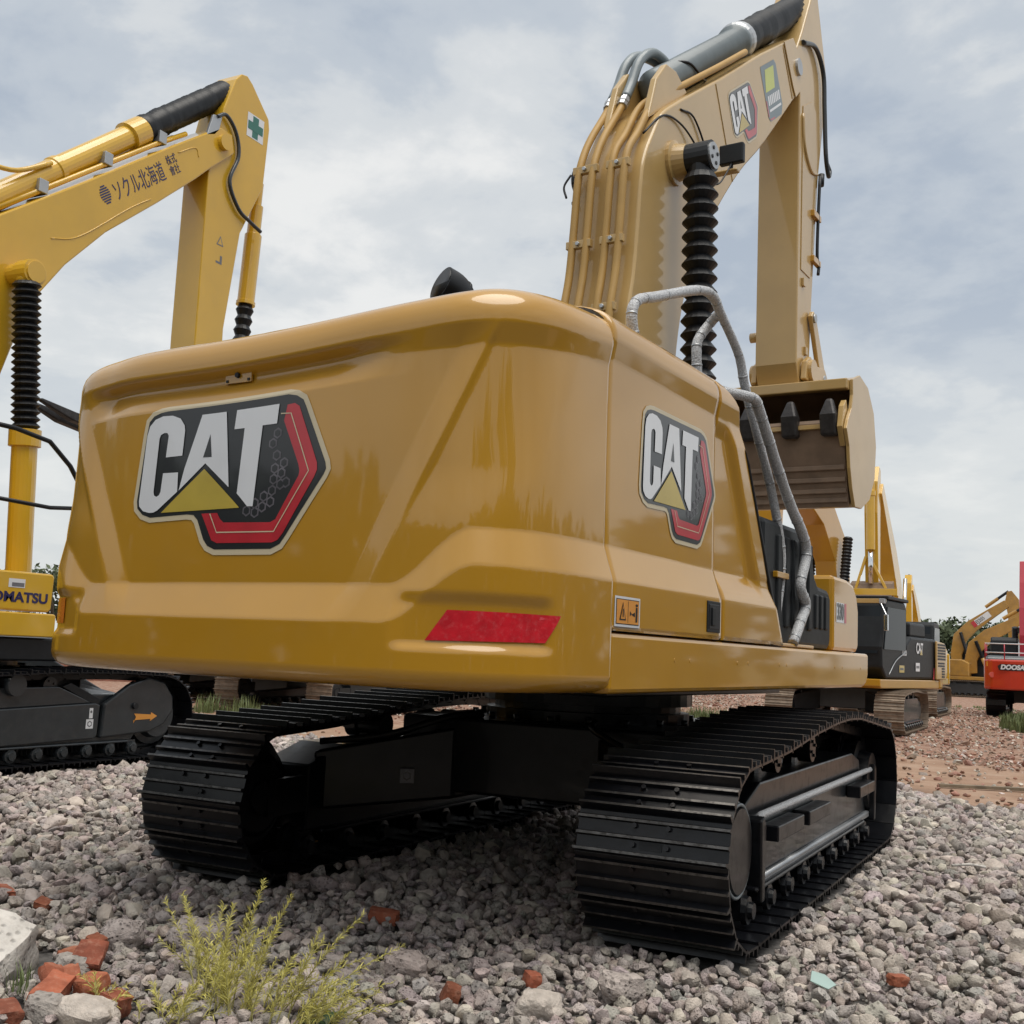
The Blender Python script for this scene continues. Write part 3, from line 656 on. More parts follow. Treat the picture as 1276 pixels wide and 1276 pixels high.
def side_panel(y0, y1f, name, nseg, x=1.489, rec=None, mirror=1, z0=1.545):
    """a side panel whose section follows the hull; y1f(z) is its front edge"""
    rws = [r for r in ZROWS if r[0] >= z0-.02]; rws[0] = (z0, .03); rws.insert(1, (z0+.004, .006)); rws.insert(2, (z0+.015, 0))
    b = M(); cols = [0, .004, .012]+[.012+(1-.024)*i/nseg for i in range(1, nseg)]+[.988, .996, 1]
    n = len(cols)
    for (z, ins) in rws:
        yb = y1f(z)
        for k, t in enumerate(cols):
            y = y0+(yb-y0)*t; a = S_SEAM+.8
            q = hull_point(V((x, y, 0)), V((1, 0, 0)), a, z, ins, False)
            e = min(k, n-1-k); q.x -= (.03, .008, .0)[e] if e < 3 else 0
            if rec: q.x -= rec(y, z, yb)
            b.v.append((q.x*mirror, q.y, q.z))
    for j in range(len(rws)-1):
        for k in range(n-1):
            f = [j*n+k, j*n+k+1, (j+1)*n+k+1, (j+1)*n+k]; b.f.append(f if mirror > 0 else f[::-1]); b.m.append(0); b.s.append(True)
    b.f.append([(len(rws)-1)*n+k for k in range(n)]); b.m.append(0); b.s.append(False)
    return b
YF = lambda z: -.17-(z-1.53)*.60 if z < 2.85 else -.962-(z-2.85)*2.2
for mr_ in (1, -1):
    b = side_panel(-2.632, lambda z: -1.262, 'door', 40, mirror=mr_)
    D = up_(b, 'engine_door', GOLD)
    def rec2(y, z, yb):
        # framed recess with a sloping front border
        d = yb-.16-y
        return .028*ss(0, .09, d)*ss(1.80, 1.93, z)*(1-ss(2.62, 2.72, z))-.03*(1-ss(0, .09, d))*ss(1.86, 1.95, z)*(1-ss(2.6, 2.75, z))*.6
    b = side_panel(-1.245, YF, 'front', 40, rec=rec2, mirror=mr_); FP = up_(b, 'service_panel', GOLD)
    if mr_ > 0:
        def on_side(y, z, lev): return V((1.489-inset(S_SEAM+.8, z, False)+.003+lev*.0012, y, z+.075*ss(1.4, 2.9, z)))
        emblem(lambda u, v, l: on_side(-1.765+u*.96, 2.31+v*.93, l), D)
        b = M(); x = 1.489; b.box(x-.02, x+.006, -1.49, -1.30, 1.575, 1.745, 0); b.box(x-.02, x+.009, -1.47, -1.32, 1.592, 1.728, 1); b.box(x-.02, x+.016, -1.44, -1.395, 1.61, 1.71, 0); b.build('door_handle', [PLAST, RUBBER], D, 0, .004)
        f = lambda u, v, l: V((1.4925+l*.001, -2.475+u*.25, 1.628+v*.125))
        tri = [(-.36, -.32), (-.22, .36), (-.08, -.32)]; tri2 = [(-.31, -.27), (-.22, .24), (-.13, -.27)]
        decal('warning_label', [(WHITE, [(-.54, -.56), (.54, -.56), (.54, .56), (-.54, .56)], 0), (BLKV, [(-.49, -.47), (.49, -.47), (.49, .47), (-.49, .47)], 1), (ORANGE, [(-.47, -.44), (.47, -.44), (.47, .44), (-.47, .44)], 2), (BLKV, tri, 3), (ORANGE, tri2, 4),
              (BLKV, [(-.005, -.4), (.01, -.4), (.01, .4), (-.005, .4)], 3), (BLKV, [(.33, -.35), (.41, -.35), (.41, .2), (.33, .2)], 3), (BLKV, hexa((.37, .28), .06), 3), (BLKV, [(.14, -.08), (.3, .02), (.3, -.16)], 3), (BLKV, [(.08, -.15), (.16, -.05), (.08, .05)], 3), (BLKV, [(-.24, -.2), (-.2, -.2), (-.2, .1), (-.24, .1)], 5)], f, D, 0, .3)
# deck skirts
for sx in (1, -1):
    b = M(); b.prism([(-2.632, 1.275), (-2.62, 1.25), (1.80, 1.27), (1.90, 1.30), (1.945, 1.36), (1.95, 1.53), (-2.632, 1.53)], sx*1.30, sx*1.487); sk = up_(b, 'deck_skirt', GOLD, .022)
    b = M()
    for y in (-1.9, -1.7, -1.0, -.82, -.25, -.1, 1.0, 1.2, 1.72): b.tube([(sx*1.485, y, 1.415), (sx*1.489, y, 1.415)], .011, 8)
    b.build('rivet', GOLD, sk)
b = M(); b.box(-1.29, 1.29, -2.9, 1.9, 1.27, 1.52); b.box(-.75, .75, -1.2, 2.0, 1.18, 1.5); up_(b, 'deck_frame', BLACKP, .01)
b = M(); b.prismz([(-1.2, -3.2), (1.2, -3.2), (1.3, -2.7), (1.3, -.6), (.6, -.45), (-1.3, -.6), (-1.3, -2.7)], 2.70, 2.84); hood = up_(b, 'hood_top', GOLD, .03)
# black edge seal, fuel tank cover, tool box
b = M(); b.prism([(YF(1.545)+.012, 1.545), (YF(1.545)+.09, 1.545), (YF(1.75)+.05, 1.78), (YF(2.62)+.05, 2.62), (YF(2.68)+.012, 2.70)], 1.05, 1.462); up_(b, 'radiator_seal', PLAST, .012)
b = M(); b.prism([(-.18, 1.535), (1.16, 1.535), (1.20, 1.6), (1.20, 1.93), (1.14, 1.985), (.88, 2.0), (.80, 2.06), (.70, 2.30), (.62, 2.36), (-.35, 2.36), (-.35, 1.7)], .62, 1.40)
fc = up_(b, 'fuel_tank_cover', PLAST, .045)
for y in (-.05, .12, .29, .46, .63):
    b = M(); b.box(1.38, 1.415, y-.035, y+.055, 1.66, 2.27); b.build('cover_rib', PLAST, fc, 0, .014)
for y in (.80, .92, 1.04):
    b = M(); b.box(1.38, 1.413, y-.025, y+.045, 1.68, 1.93); b.build('cover_rib', PLAST, fc, 0, .012)
b = M(); b.tube([(1.0, .32, 2.36), (1.0, .32, 2.42)], [.11, .10], 16); b.build('filler_cap', PLAST, fc)
b = M(); b.prism([(1.215, 1.535), (1.90, 1.535), (1.945, 1.58), (1.95, 1.86), (1.90, 1.99), (1.80, 2.07), (1.60, 2.10), (1.215, 2.105)], .75, 1.41); tb = up_(b, 'tool_box', GOLD, .05)
decal('number_plate', [(WHITE, [(-.3, -.5), (.42, -.5), (.42, .5), (-.3, .5)], 0), (REDV, [(.30, -.5), (.46, -.5), (.46, .5), (.30, .5)], 1)], lambda u, v, l: V((1.413+l*.002, 1.40+u*.36, 1.83+v*.15)), tb, 0, .5)
lettering('330', BLKV, tb, (1.416, 1.31, 1.83), (0, 1, 0), (0, 0, 1), .17, squash=.7, bold=.004)
b = M(); b.box(1.2, 1.475, -.25, .52, 1.534, 1.556); up_(b, 'step_plate', GOLD, .006)
b = M(); b.box(1.38, 1.43, -.14, .10, 1.98, 2.02); up_(b, 'rail_bracket', GOLD, .005)
# exhaust stack, cut at a slant
EXP = curve([(.06, -1.92, 3.0), (.06, -1.92, 3.38), (.06, -1.93, 3.46), (.045, -1.975, 3.525), (.01, -2.05, 3.555)], 6)
b = M(); b.tube(EXP, .112, 26, 0, False); e_ = EXP[-1]; d_ = (EXP[-1]-EXP[-2]).normalized()
b.tube([e_, e_+d_*.004, e_-d_*.02, e_-d_*.16], [.112, .102, .098, .096], 26, 0, False); b.tube([e_-d_*.15, e_-d_*.14], [.10, .10], 20)
up_(b, 'exhaust_pipe', RUBBER)
# handrails wrapped in bubble film
def wrapped(pts, r, name, seed):
    rr_ = random.Random(seed); P = curve(pts, 8); rs = []
    for i, p in enumerate(P):
        rs.append(r*1.03*(1+.12*NZ.noise(p*4)+.03*rr_.uniform(-1, 1)))
    b = M(); b.tube(P, rs, 12)
    o = up_(b, name, WRAP)
    k = max(2, len(P)//6)
    for i in range(2, len(P)-2, max(3, len(P)//k)):
        d = (P[i+1]-P[i-1]).normalized(); t = M(); t.tube([P[i]-d*.006, P[i]+d*.006], rs[i]*1.07, 12); t.build('tape_band', SILVER, o)
    return o
wrapped([(1.35, -2.20, 3.03), (1.35, -2.235, 3.15), (1.35, -2.17, 3.24), (1.35, -1.95, 3.325), (1.35, -1.40, 3.53), (1.35, -1.16, 3.57), (1.35, -1.02, 3.50), (1.35, -.71, 3.33), (1.35, -.59, 3.16), (1.36, -.40, 2.91), (1.37, -.15, 2.60), (1.38, .02, 2.31), (1.38, .09, 2.10), (1.38, .06, 1.90), (1.38, -.03, 1.66)], .028, 'handrail', 1)
wrapped([(1.30, -1.0, 3.04), (1.44, -.72, 3.04), (1.45, -.62, 3.0), (1.45, -.45, 2.866), (1.45, -.2, 2.66), (1.45, .05, 2.47), (1.46, .28, 2.31), (1.46, .37, 2.17), (1.46, .25, 1.95), (1.46, .37, 1.83), (1.46, .25, 1.70), (1.46, .10, 1.56)], .033, 'handrail', 2)
wrapped([(1.34, -1.02, 3.50), (1.25, -.93, 3.48), (1.20, -1.0, 3.36), (1.20, -1.02, 3.25), (1.20, -.98, 3.0)], .03, 'handrail', 3)
# cab on the far side
b = M(); b.box(-1.42, -.50, .75, 2.55, 1.52, 3.12); cabp = up_(b, 'cab', PLAST, .06)
for nm, bx in (('side_window', (-1.43, -1.40, .95, 2.35, 2.0, 2.95)), ('side_window', (-.52, -.49, .95, 2.35, 2.1, 2.95)), ('windscreen', (-1.32, -.60, 2.54, 2.565, 1.75, 3.0)), ('rear_window', (-1.3, -.62, .735, .76, 2.2, 2.95))):
    b = M(); b.box(*bx); b.build(nm, GLASS, cabp)

# boom, stick, bucket (outlines in the machine's own y-z plane)
BO = [(-.10, 3.2), (-.092, 3.848), (-.01, 4.238), (.034, 4.612), (.075, 5.043), (.135, 5.24), (.225, 5.40), (.418, 5.684), (.769, 5.955), (1.651, 6.575), (2.683, 7.326), (3.588, 7.95), (3.80, 7.86), (3.932, 7.56), (2.792, 6.455), (2.111, 5.863), (1.531, 5.25), (1.19, 4.80), (.957, 4.38), (.813, 3.879), (.74, 3.2), (.6, 2.2), (.55, 1.4), (-.05, 1.4), (-.12, 2.2)]
b = M(); BO = [(q.y, q.z) for q in curve([(0, y, z) for y, z in BO[0:9]], 4)]+BO[9:13]+[(q.y, q.z) for q in curve([(0, y, z) for y, z in BO[13:21]], 4)]+BO[21:]; b.prism(BO, -.27, .27); b.s[2:] = [True]*(len(b.s)-2); boom = up_(b, 'boom', PALEGOLD, .018); boom.data.set_sharp_from_angle(angle=R(30))
# weld seams and flange lines on the boom side
for pa, pb in (((1.50, 6.44), (1.95, 5.72)), ((3.30, 7.70), (3.62, 7.29))):
    b = M(); b.bar((.2705, *pa), (.2705, *pb), .010, .012, 0, (1, 0, 0)); b.build('weld_seam', PALEGOLD, boom)
b = M(); b.prism([(3.30, 7.76), (3.588, 7.95), (3.80, 7.86), (3.932, 7.56), (3.70, 7.34), (3.60, 7.42)], .272, .285); b.prism([(3.30, 7.76), (3.588, 7.95), (3.80, 7.86), (3.932, 7.56), (3.70, 7.34), (3.60, 7.42)], -.285, -.272); b.build('nose_plate', PALEGOLD, boom, 0, .004)
bd = V((0, 2.82, 1.99)).normalized(); bn = V((0, -bd.z, bd.y))
def on_boom(c, k):
    return lambda u, v, l: V((.2725+l*.0012, 0, 0))+V((0, c[0], c[1]))+bd*u*k+bn*v*k
emblem(on_boom((2.24, 6.50), .78), boom, 0, .4, True)
ly = [(SLATE, [(-.42, .44), (.36, .44), (.44, .36), (.44, -.30), (.3, -.44), (-.36, -.44), (-.44, -.36), (-.44, .36)], 0), (REDV, [(-.43, -.1), (-.39, -.1), (-.39, -.37), (-.33, -.43), (-.1, -.43), (-.1, -.41), (-.35, -.40), (-.43, -.34)], 1),
      (LIMEV, [(-.36, .02), (-.22, .36), (.28, .36), (.16, .02)], 1)]
for i in range(7): ly.append((WHITE, [(-.32+i*.1, -.20), (-.25+i*.1, -.20), (-.23+i*.1, -.05), (-.30+i*.1, -.05)], 1))
ly.append((WHITE, [(-.32, -.30), (.36, -.30), (.36, -.26), (-.32, -.26)], 1))
decal('round_cornered_sticker', ly, on_boom((2.98, 7.08), .60), boom, 0, .5)
# clevis for the stick cylinder on top
for x in (-.17, .17):
    b = M(); b.prism([(.30, 5.60), (.95, 6.07), (1.05, 6.16), (.82, 6.24), (.62, 6.21), (.44, 6.0)], x-.03, x+.03); b.build('cylinder_bracket', PALEGOLD, boom, 0, .012)
# four steel pipes up the back, then rubber hoses
for i, x in enumerate((-.225, -.105, .055, .165)):
    yo = -.055
    P = [(x, -.145+yo, 3.3), (x, -.135+yo, 3.85), (x, -.05+yo, 4.24), (x, -.005+yo, 4.62), (x, .035+yo, 5.04), (x, .10+yo, 5.25)]
    if i < 2: P += [(x, .22+yo, 5.46), (x, .36, 5.72), (x, .46, 5.86)]
    else: P += [(x, .20, 5.45), (x, .42, 5.76), (x, .74, 6.02), (x if i == 2 else .235, 1.62, 6.66), (x if i == 2 else .235, 2.3, 7.15)]
    b = M(); b.tube(curve(P, 5), .030, 10); b.build('hydraulic_pipe', PIPEP, boom)
    if i < 2:
        b = M(); b.lathe((x, .44, 5.83), (x, .50, 5.93), [(0, .045), (.35, .045), (.4, .05), (.7, .05), (.72, .04), (1, .04)], 8, 0); b.build('hose_fitting', SILVER, boom)
        b = M(); P = [(x, .50, 5.93), (x, .60, 6.10), (x+.02, .70, 6.34), (x+.05, .88, 6.50), (x*.5+.03, 1.10, 6.50), (x*.4+.03, 1.24, 6.40)]
        b.tube(curve(P, 6), .042, 10); b.build('hydraulic_hose', STEELGREY, boom)
for z, y in ((3.95, -.16), (5.12, -.0), (4.5, -.065)):
    b = M(); b.box(-.27, -.06, y-.03, y+.015, z-.03, z+.03); b.box(.015, .205, y-.03, y+.015, z-.03, z+.03)
    for x in (-.165, .11): b.tube([(x, y-.05, z), (x, y-.02, z)], .018, 6, 1)
    b.build('pipe_clamp', [PALEGOLD, SILVER], boom, 0, .004)
for P in ([(.22, .18, 5.42), (.272, .42, 5.66), (.29, .75, 5.72), (.32, 1.02, 5.62), (.40, .92, 5.45)], [(.275, .75, 5.86), (.285, 1.0, 5.9), (.29, 1.25, 5.72), (.285, 1.22, 5.55), (.29, 1.12, 5.48)], [(-.29, -.02, 5.1), (-.33, -.05, 5.0), (-.30, -.06, 4.9)]):
    b = M(); b.tube(curve(P, 6), .009, 6); b.build('cable', RUBBER, boom)
# stick cylinder with cloth sleeve
p0, p1 = V((0, .78, 6.12)), V((0, 4.62, 8.92)); dd = (p1-p0).normalized(); tt = (p1-p0).length
b = M(); b.lathe(p0, p0+dd*2.42, [(0, .08), (.02, .145), (.92, .145), (.925, .175), (1, .175)], 24, 0, False); sc2 = up_(b, 'stick_cylinder', STEELGREY)
for fc_ in sc2.data.polygons: fc_.use_smooth = True
b = M(); b.lathe(p0+dd*2.30, p0+dd*2.44, [(0, .17), (.3, .19), (1, .185)], 24); b.build('cylinder_gland', SILVER, sc2)
b = M(); prof = []
for i in range(46):
    t = i/45; prof.append((t, .152+.016*(i % 2)+.018*NZ.noise(V((t*9, 0, 0)))))
b.lathe(p0+dd*2.44, p1-dd*.12, prof, 22, 0, True); b.build('rod_sleeve', RUBBER, sc2)
b = M(); b.tube(curve([(.0, 1.05, 6.48), (.14, 1.2, 6.52), (.16, 1.45, 6.5), (.10, 1.7, 6.6)], 6), .012, 6); b.tube([(.02, 1.45, 6.74), (.02, 1.5, 6.78)], .03, 6); b.build('cable_tie', RUBBER, sc2)
# boom cylinders in bellows
for sx in (1, -1):
    b = bellows((sx*.50, .70, 3.3), (sx*.50, .66, 5.22), .142, 17, 20, .34); bc = up_(b, 'boom_cylinder', RUBBER)
    for fc_ in bc.data.polygons: fc_.use_smooth = False
    b = M(); b.lathe((sx*.40, .66, 5.36), (sx*.60, .66, 5.36), [(0, .125), (1, .125)], 20); b.lathe((sx*.50, .66, 5.2), (sx*.50, .66, 5.4), [(0, .10), (1, .10)], 18); b.build('rod_eye', RUBBER, bc)
    b = M(); b.lathe((sx*.60, .66, 5.36), (sx*.615, .66, 5.36), [(0, .105), (1, .105)], 20)
    for a in range(4): b.tube([(sx*.615, .66+.06*cos(a*1.57+.5), 5.36+.06*sin(a*1.57+.5)), (sx*.622, .66+.06*cos(a*1.57+.5), 5.36+.06*sin(a*1.57+.5))], .016, 6, 1)
    b.build('pin_plate', [SILVER, RUBBER], bc)
    b = M(); b.cyl((sx*.50, .74, 1.6), (sx*.50, .70, 3.32), .13, 20); b.build('cylinder_barrel', GOLD, bc)
b = M(); b.lathe((-.40, .66, 5.36), (.40, .66, 5.36), [(0, .13), (.12, .15), (.13, .18), (.87, .18), (.88, .15), (1, .13)], 24); up_(b, 'boom_pin', PALEGOLD)
# work lamp
b = M(); b.box(.46, .67, 1.13, 1.19, 5.50, 5.67); b.box(.265, .62, 1.13, 1.21, 5.43, 5.455, 1); b.bar((.56, 1.16, 5.44), (.56, 1.16, 5.51), .03, .03, 0); up_(b, 'work_lamp', [PLAST, PALEGOLD], .012)
b = M(); b.tube(curve([(.57, 1.14, 5.50), (.57, 1.0, 5.34), (.56, .88, 5.22), (.5, .80, 5.2)], 5), .007, 6); up_(b, 'lamp_cable', RUBBER)
# stick
SO = [(4.02, 7.55), (4.00, 4.56), (4.10, 4.33), (4.34, 4.33), (4.44, 4.62), (4.50, 5.30), (4.70, 6.822), (4.98, 7.93), (5.0, 8.20), (4.70, 8.85), (4.60, 9.05), (4.48, 9.02), (4.08, 8.30), (3.86, 7.95), (3.80, 7.70)]
b = M(); b.prism(SO, -.225, .225); stick = up_(b, 'stick', PALEGOLD, .015)
b = M(); b.prism([(4.12, 7.45), (4.10, 5.6), (4.42, 5.6), (4.62, 6.9), (4.72, 7.5), (4.45, 7.65)], .226, .234); b.build('side_reinforcement', PALEGOLD, stick, 0, .003)
b = M(); b.lathe((-.31, 3.75, 7.70), (.31, 3.75, 7.70), [(0, .09), (1, .09)], 18); b.build('pivot_pin', SILVER, stick)
b = M(); P = [(.24, 4.05, 8.15), (.26, 4.45, 8.28), (.27, 4.72, 8.10), (.27, 4.78, 7.7), (.27, 4.84, 7.2), (.27, 4.95, 6.98), (.26, 5.03, 7.06), (.25, 4.96, 7.12)]
b.tube(curve(P, 7), .026, 10); b.build('hydraulic_hose', DGREY, stick)
b = M(); P = [(.235, 4.10, 7.35), (.24, 4.16, 7.0), (.24, 4.38, 6.82), (.24, 4.62, 6.86)]; b.tube(curve(P, 6), .018, 8); b.build('hydraulic_pipe', PALEGOLD, stick)
b = M(); P = [(.26, 4.66, 6.85), (.26, 4.60, 6.3), (.26, 4.58, 5.9), (.26, 4.64, 5.8), (.26, 4.62, 5.7)]; b.tube(curve(P, 5), .018, 8); b.tube([(.26, 4.72, 6.9), (.26, 4.70, 6.76)], .035, 8); b.build('hydraulic_hose', RUBBER, stick)
for z in (6.35, 5.83):
    b = M(); b.box(.225, .275, 4.42, 4.68, z-.035, z+.035); b.build('pipe_clamp', GOLD, stick, 0, .006)
for z, y in ((5.48, 4.18), (4.75, 4.28)):
    b = M(); b.box(.225, .25, y-.035, y+.035, z-.045, z+.045); b.build('lug', PALEGOLD, stick, 0, .006)
b = M(); b.tube([(-.33, 4.15, 4.92), (-.22, 4.15, 4.92)], .055, 12); b.build('lug', PALEGOLD, stick)
# bucket cylinder (front of the stick) in bellows, links
b = bellows((.0, 4.78, 6.15), (0, 4.72, 5.05), .115, 13, 18, .26); bk = up_(b, 'bucket_cylinder', RUBBER)
b = M(); b.cyl((0, 4.95, 7.5), (0, 4.78, 6.15), .12, 18); b.build('cylinder_barrel', PALEGOLD, bk)
for x in (-.26, .26):
    b = M(); b.prism([(4.33, 5.15), (4.40, 5.22), (4.48, 5.18), (4.86, 4.60), (4.84, 4.48), (4.74, 4.46), (4.66, 4.56)], x-.025, x+.025); o = up_(b, 'bucket_link', PALEGOLD, .01)
    s_ = 1 if x > 0 else -1
    b = M(); b.tube([(x+s_*.025, 4.41, 5.14), (x+s_*.045, 4.41, 5.14)], .05, 12); b.build('link_pin', SILVER, o); b = M(); b.tube([(x+s_*.025, 4.77, 4.54), (x+s_*.045, 4.77, 4.54)], .055, 12); b.build('link_pin', SILVER, o)
b = M(); b.lathe((-.34, 4.26, 4.52), (.34, 4.26, 4.52), [(0, .12), (1, .12)], 20); b.build('hinge_boss', PALEGOLD, stick)
# bucket: hollow, mouth toward the camera
BK = [(4.02, 4.32), (4.30, 4.42), (4.62, 4.36), (4.86, 4.14), (4.96, 3.80), (4.90, 3.45), (4.70, 3.20), (4.38, 3.06), (4.14, 3.05)]   # shell from the top lip round the back to the bottom
BWX = .77
b = M(); t = .03
inner = [(y-.03*(1 if y > 4.5 else 0), z) for y, z in BK]
cen = V((4.28, 3.75))
for k in range(len(BK)-1):
    (y0, z0), (y1, z1) = BK[k], BK[k+1]
    i0 = V((y0, z0))+(cen-V((y0, z0))).normalized()*t; i1 = V((y1, z1))+(cen-V((y1, z1))).normalized()*t
    vs = [(x, y, z) for x in (-BWX, BWX) for y, z in ((y0, z0), (y1, z1), (i1.x, i1.y), (i0.x, i0.y))]
    b.add(vs, [(0, 1, 5, 4), (0, 4, 7, 3), (1, 2, 6, 5), (0, 3, 2, 1), (4, 5, 6, 7)], 0); b.add([vs[2], vs[3], vs[7], vs[6]], [(0, 1, 2, 3)], 1)
bucket = up_(b, 'bucket', [PALEGOLD, BUCKIN])
side = [(4.02, 4.33), (4.30, 4.435), (4.63, 4.375), (4.875, 4.15), (4.975, 3.80), (4.915, 3.44), (4.71, 3.185), (4.38, 3.045), (4.13, 3.03), (4.02, 3.2), (3.94, 3.4), (3.90, 3.62), (3.80, 3.78), (3.86, 3.88), (3.98, 4.02), (4.03, 4.17)]
for sx in (1, -1):
    b = M(); b.prism(side, sx*BWX, sx*(BWX+.035)); b.build('side_plate', PALEGOLD, bucket, 0, .006)
    b = M(); b.prism([(3.78, 3.80), (3.90, 3.62), (3.98, 3.64), (4.0, 3.98), (3.93, 4.10), (3.84, 4.02)], sx*(BWX-.06), sx*(BWX-.005)); b.build('side_cutter', PALEGOLD, bucket, 0, .006)
b = M(); b.box(-BWX, BWX, 3.93, 4.03, 4.22, 4.33); b.build('top_lip', PALEGOLD, bucket, 0, .012)
# floor lip with teeth, seen pointing up
b = M(); b.prism([(3.86, 3.86), (3.89, 3.90), (4.14, 3.07), (4.10, 3.03)], -BWX+.02, BWX-.02, 1); b.box(-BWX+.02, BWX-.02, 3.835, 3.88, 3.80, 3.845, 0); b.build('cutting_edge', [PALEGOLD, BUCKIN], bucket, 0, .004)
for z, y in ((3.42, 3.985), (3.30, 4.02), (3.19, 4.055), (3.10, 4.085)):
    b = M(); b.bar((-BWX+.03, y, z), (BWX-.03, y, z), .03, .05, 0, (0, 0, 1)); b.build('wear_strip', BUCKIN, bucket, 0, .008)
for x in (-.66, -.22, .22, .62):
    b = M(); b.add([(x-.085, 3.80, 3.72), (x+.085, 3.80, 3.72), (x+.085, 3.91, 3.72), (x-.085, 3.91, 3.72), (x-.085, 3.75, 3.93), (x+.085, 3.75, 3.93), (x+.085, 3.90, 3.93), (x-.085, 3.90, 3.93), (x-.035, 3.81, 4.10), (x+.035, 3.81, 4.10), (x+.035, 3.86, 4.11), (x-.035, 3.86, 4.11)],
          [(0, 1, 5, 4), (1, 2, 6, 5), (2, 3, 7, 6), (3, 0, 4, 7), (4, 5, 9, 8), (5, 6, 10, 9), (6, 7, 11, 10), (7, 4, 8, 11), (8, 9, 10, 11), (3, 2, 1, 0)])
    b.build('bucket_tooth', TOOTH, bucket, 0, .028)
for x in (-.15, .15):
    b = M(); b.prism([(4.08, 4.40), (4.12, 4.60), (4.26, 4.68), (4.40, 4.62), (4.78, 4.66), (4.92, 4.54), (4.86, 4.36), (4.5, 4.38)], x-.03+(.12 if x > 0 else -.12), x+.03+(.12 if x > 0 else -.12)); b.build('bucket_ear', PALEGOLD, bucket, 0, .01)

# ---------------------------------------------------------------- the yellow excavator on the left
GRP = 'excavators parked in the yard'
KX = thing('crawler_excavator', 'bright yellow excavator at left with dark grey undercarriage, Japanese lettering on its boom', 'excavator', (-7.9, .77, 0), 0, GRP)
undercarriage(KX, 1.2, .35, -2.15, 2.18, .48, .50, [(-1.67, .985), (-.8, 1.02), (.1, 1.06), (1.0, 1.06), (1.68, 1.03)], 46, DGREY, BLACKP)
ky = lambda P, d=.77: [(y-d, z) for y, z in P]
b = M(); b.prism(ky([(-1.1, .24), (1.50, .30), (1.54, .33), (1.55, .66), (1.48, .68), (-1.1, .60)]), 1.42, 1.46); b.prism(ky([(-1.1, .60), (1.48, .68), (1.0, .86), (-1.1, .84)]), 1.2, 1.43); kp = b.build('track_guard', DGREY, KX, 0, .012)
b = M(); b.prism(ky([(1.58, .30), (2.30, .34), (2.52, .42), (2.66, .58), (2.64, .74), (2.50, .90), (2.25, .96), (1.95, .88), (1.60, .67)]), 1.40, 1.47); kg = b.build('sprocket_guard', DGREY, KX, 0, .02)
b = M(); b.tube([(1.46, 1.27, .64), (1.50, 1.27, .64)], .035, 12); b.build('bolt_head', RUBBER, kg)
decal('travel_arrow', [(ORANGE, [(0, -.02), (.03, -.02), (.26, -.025), (.25, -.05), (.36, 0), (.26, .05), (.26, .025), (0, .055), (.035, .015), (0, -.055)], 0)], lambda u, v, l: (1.474, 1.27+u, .50+v+u*.05), kg)
decal('instruction_sticker', [(WHITE, [(0, 0), (.10, 0), (.10, .10), (0, .10)], 0), (WHITE, [(.035, .11), (.085, .11), (.085, .22), (.035, .22)], 0), (GREYV, hexa((.05, .05), .035), 1), (WHITE, hexa((.05, .05), .022), 2), (GREYV, hexa((.06, .18), .016), 1)], lambda u, v, l: (1.462+l*.001, .60+u, .41+v), kp)
b = M(); b.prism(ky([(1.04, .86), (1.15, .90), (1.56, .73), (1.56, .66), (1.48, .66)]), 1.36, 1.43); b.build('rubber_flap', RUBBER, kp, 0, .008)
b = M(); b.tube([(1.35, -.35, .88), (1.50, -.35, .88)], [.11, .11], 20); b.build('hub_cover', DGREY, kp)
for y in (-.5, -.5): pass
b = M(); b.prism([(-2.9, 1.64), (.06, 1.63), (.10, 1.66), (.11, 2.01), (.08, 2.035), (-2.9, 2.02)], .62, 1.35); kb = b.build('tool_box', KYEL, KX, 0, .02)
b = M(); b.prism([(-2.9, 1.37), (.13, 1.37), (.15, 1.40), (.15, 1.595), (.13, 1.615), (-2.9, 1.615)], .62, 1.375); b.build('deck_skirt', KYEL, KX, 0, .02)
lettering('KOMATSU', BLUEV, kb, (1.353, -.76, 1.765), (0, 1, 0), (0, 0, 1), .14, bold=.005, squash=1.22)
decal('instruction_sticker', [(WHITE, [(0, 0), (.20, 0), (.20, .09), (0, .09)], 0), (GREYV, [(.04, .01), (.19, .01), (.19, .05), (.04, .05)], 1)], lambda u, v, l: (1.353+l*.001, -.46+u, 1.865+v), kb)
b = M(); b.box(-1.3, 1.3, -2.95, 1.7, 1.12, 1.36); b.build('deck_frame', RUBBER, KX, 0, .02)
b = M(); b.prismz([(-1.3, -3.4), (-1.0, -3.75), (1.0, -3.75), (1.3, -3.4), (1.3, -2.95), (-1.3, -2.95)], 1.15, 2.3); b.build('counterweight', KYEL, KX, 0, .06)
b = M(); b.box(-1.28, .6, -2.93, -.2, 1.37, 2.25); b.build('engine_hood', KYEL, KX, 0, .05)
b = M(); b.box(-1.3, -.35, -1.95, -.35, 1.37, 2.95); kc = b.build('cab', PLAST, KX, 0, .05)
for nm, bx in (('side_window', (-.36, -.335, -1.8, -.6, 2.0, 2.8)), ('side_window', (-1.31, -1.29, -1.8, -.6, 2.0, 2.8)), ('windscreen', (-1.2, -.45, -.36, -.335, 1.6, 2.8))):
    b = M(); b.box(*bx); b.build(nm, GLASS, kc)
KB = ky([(-.75, 1.7), (-1.0, 2.6), (-.95, 4.0), (-.55, 5.0), (.41, 5.98), (1.43, 6.75), (2.7, 7.74), (3.25, 8.16), (3.7, 8.50), (3.95, 8.50), (4.02, 8.25), (3.58, 7.85), (3.31, 7.58), (2.68, 7.0), (1.89, 6.31), (1.34, 5.71), (1.02, 5.26), (.83, 4.87), (.62, 4.2), (.45, 3.3), (.25, 2.4), (.0, 1.7)])
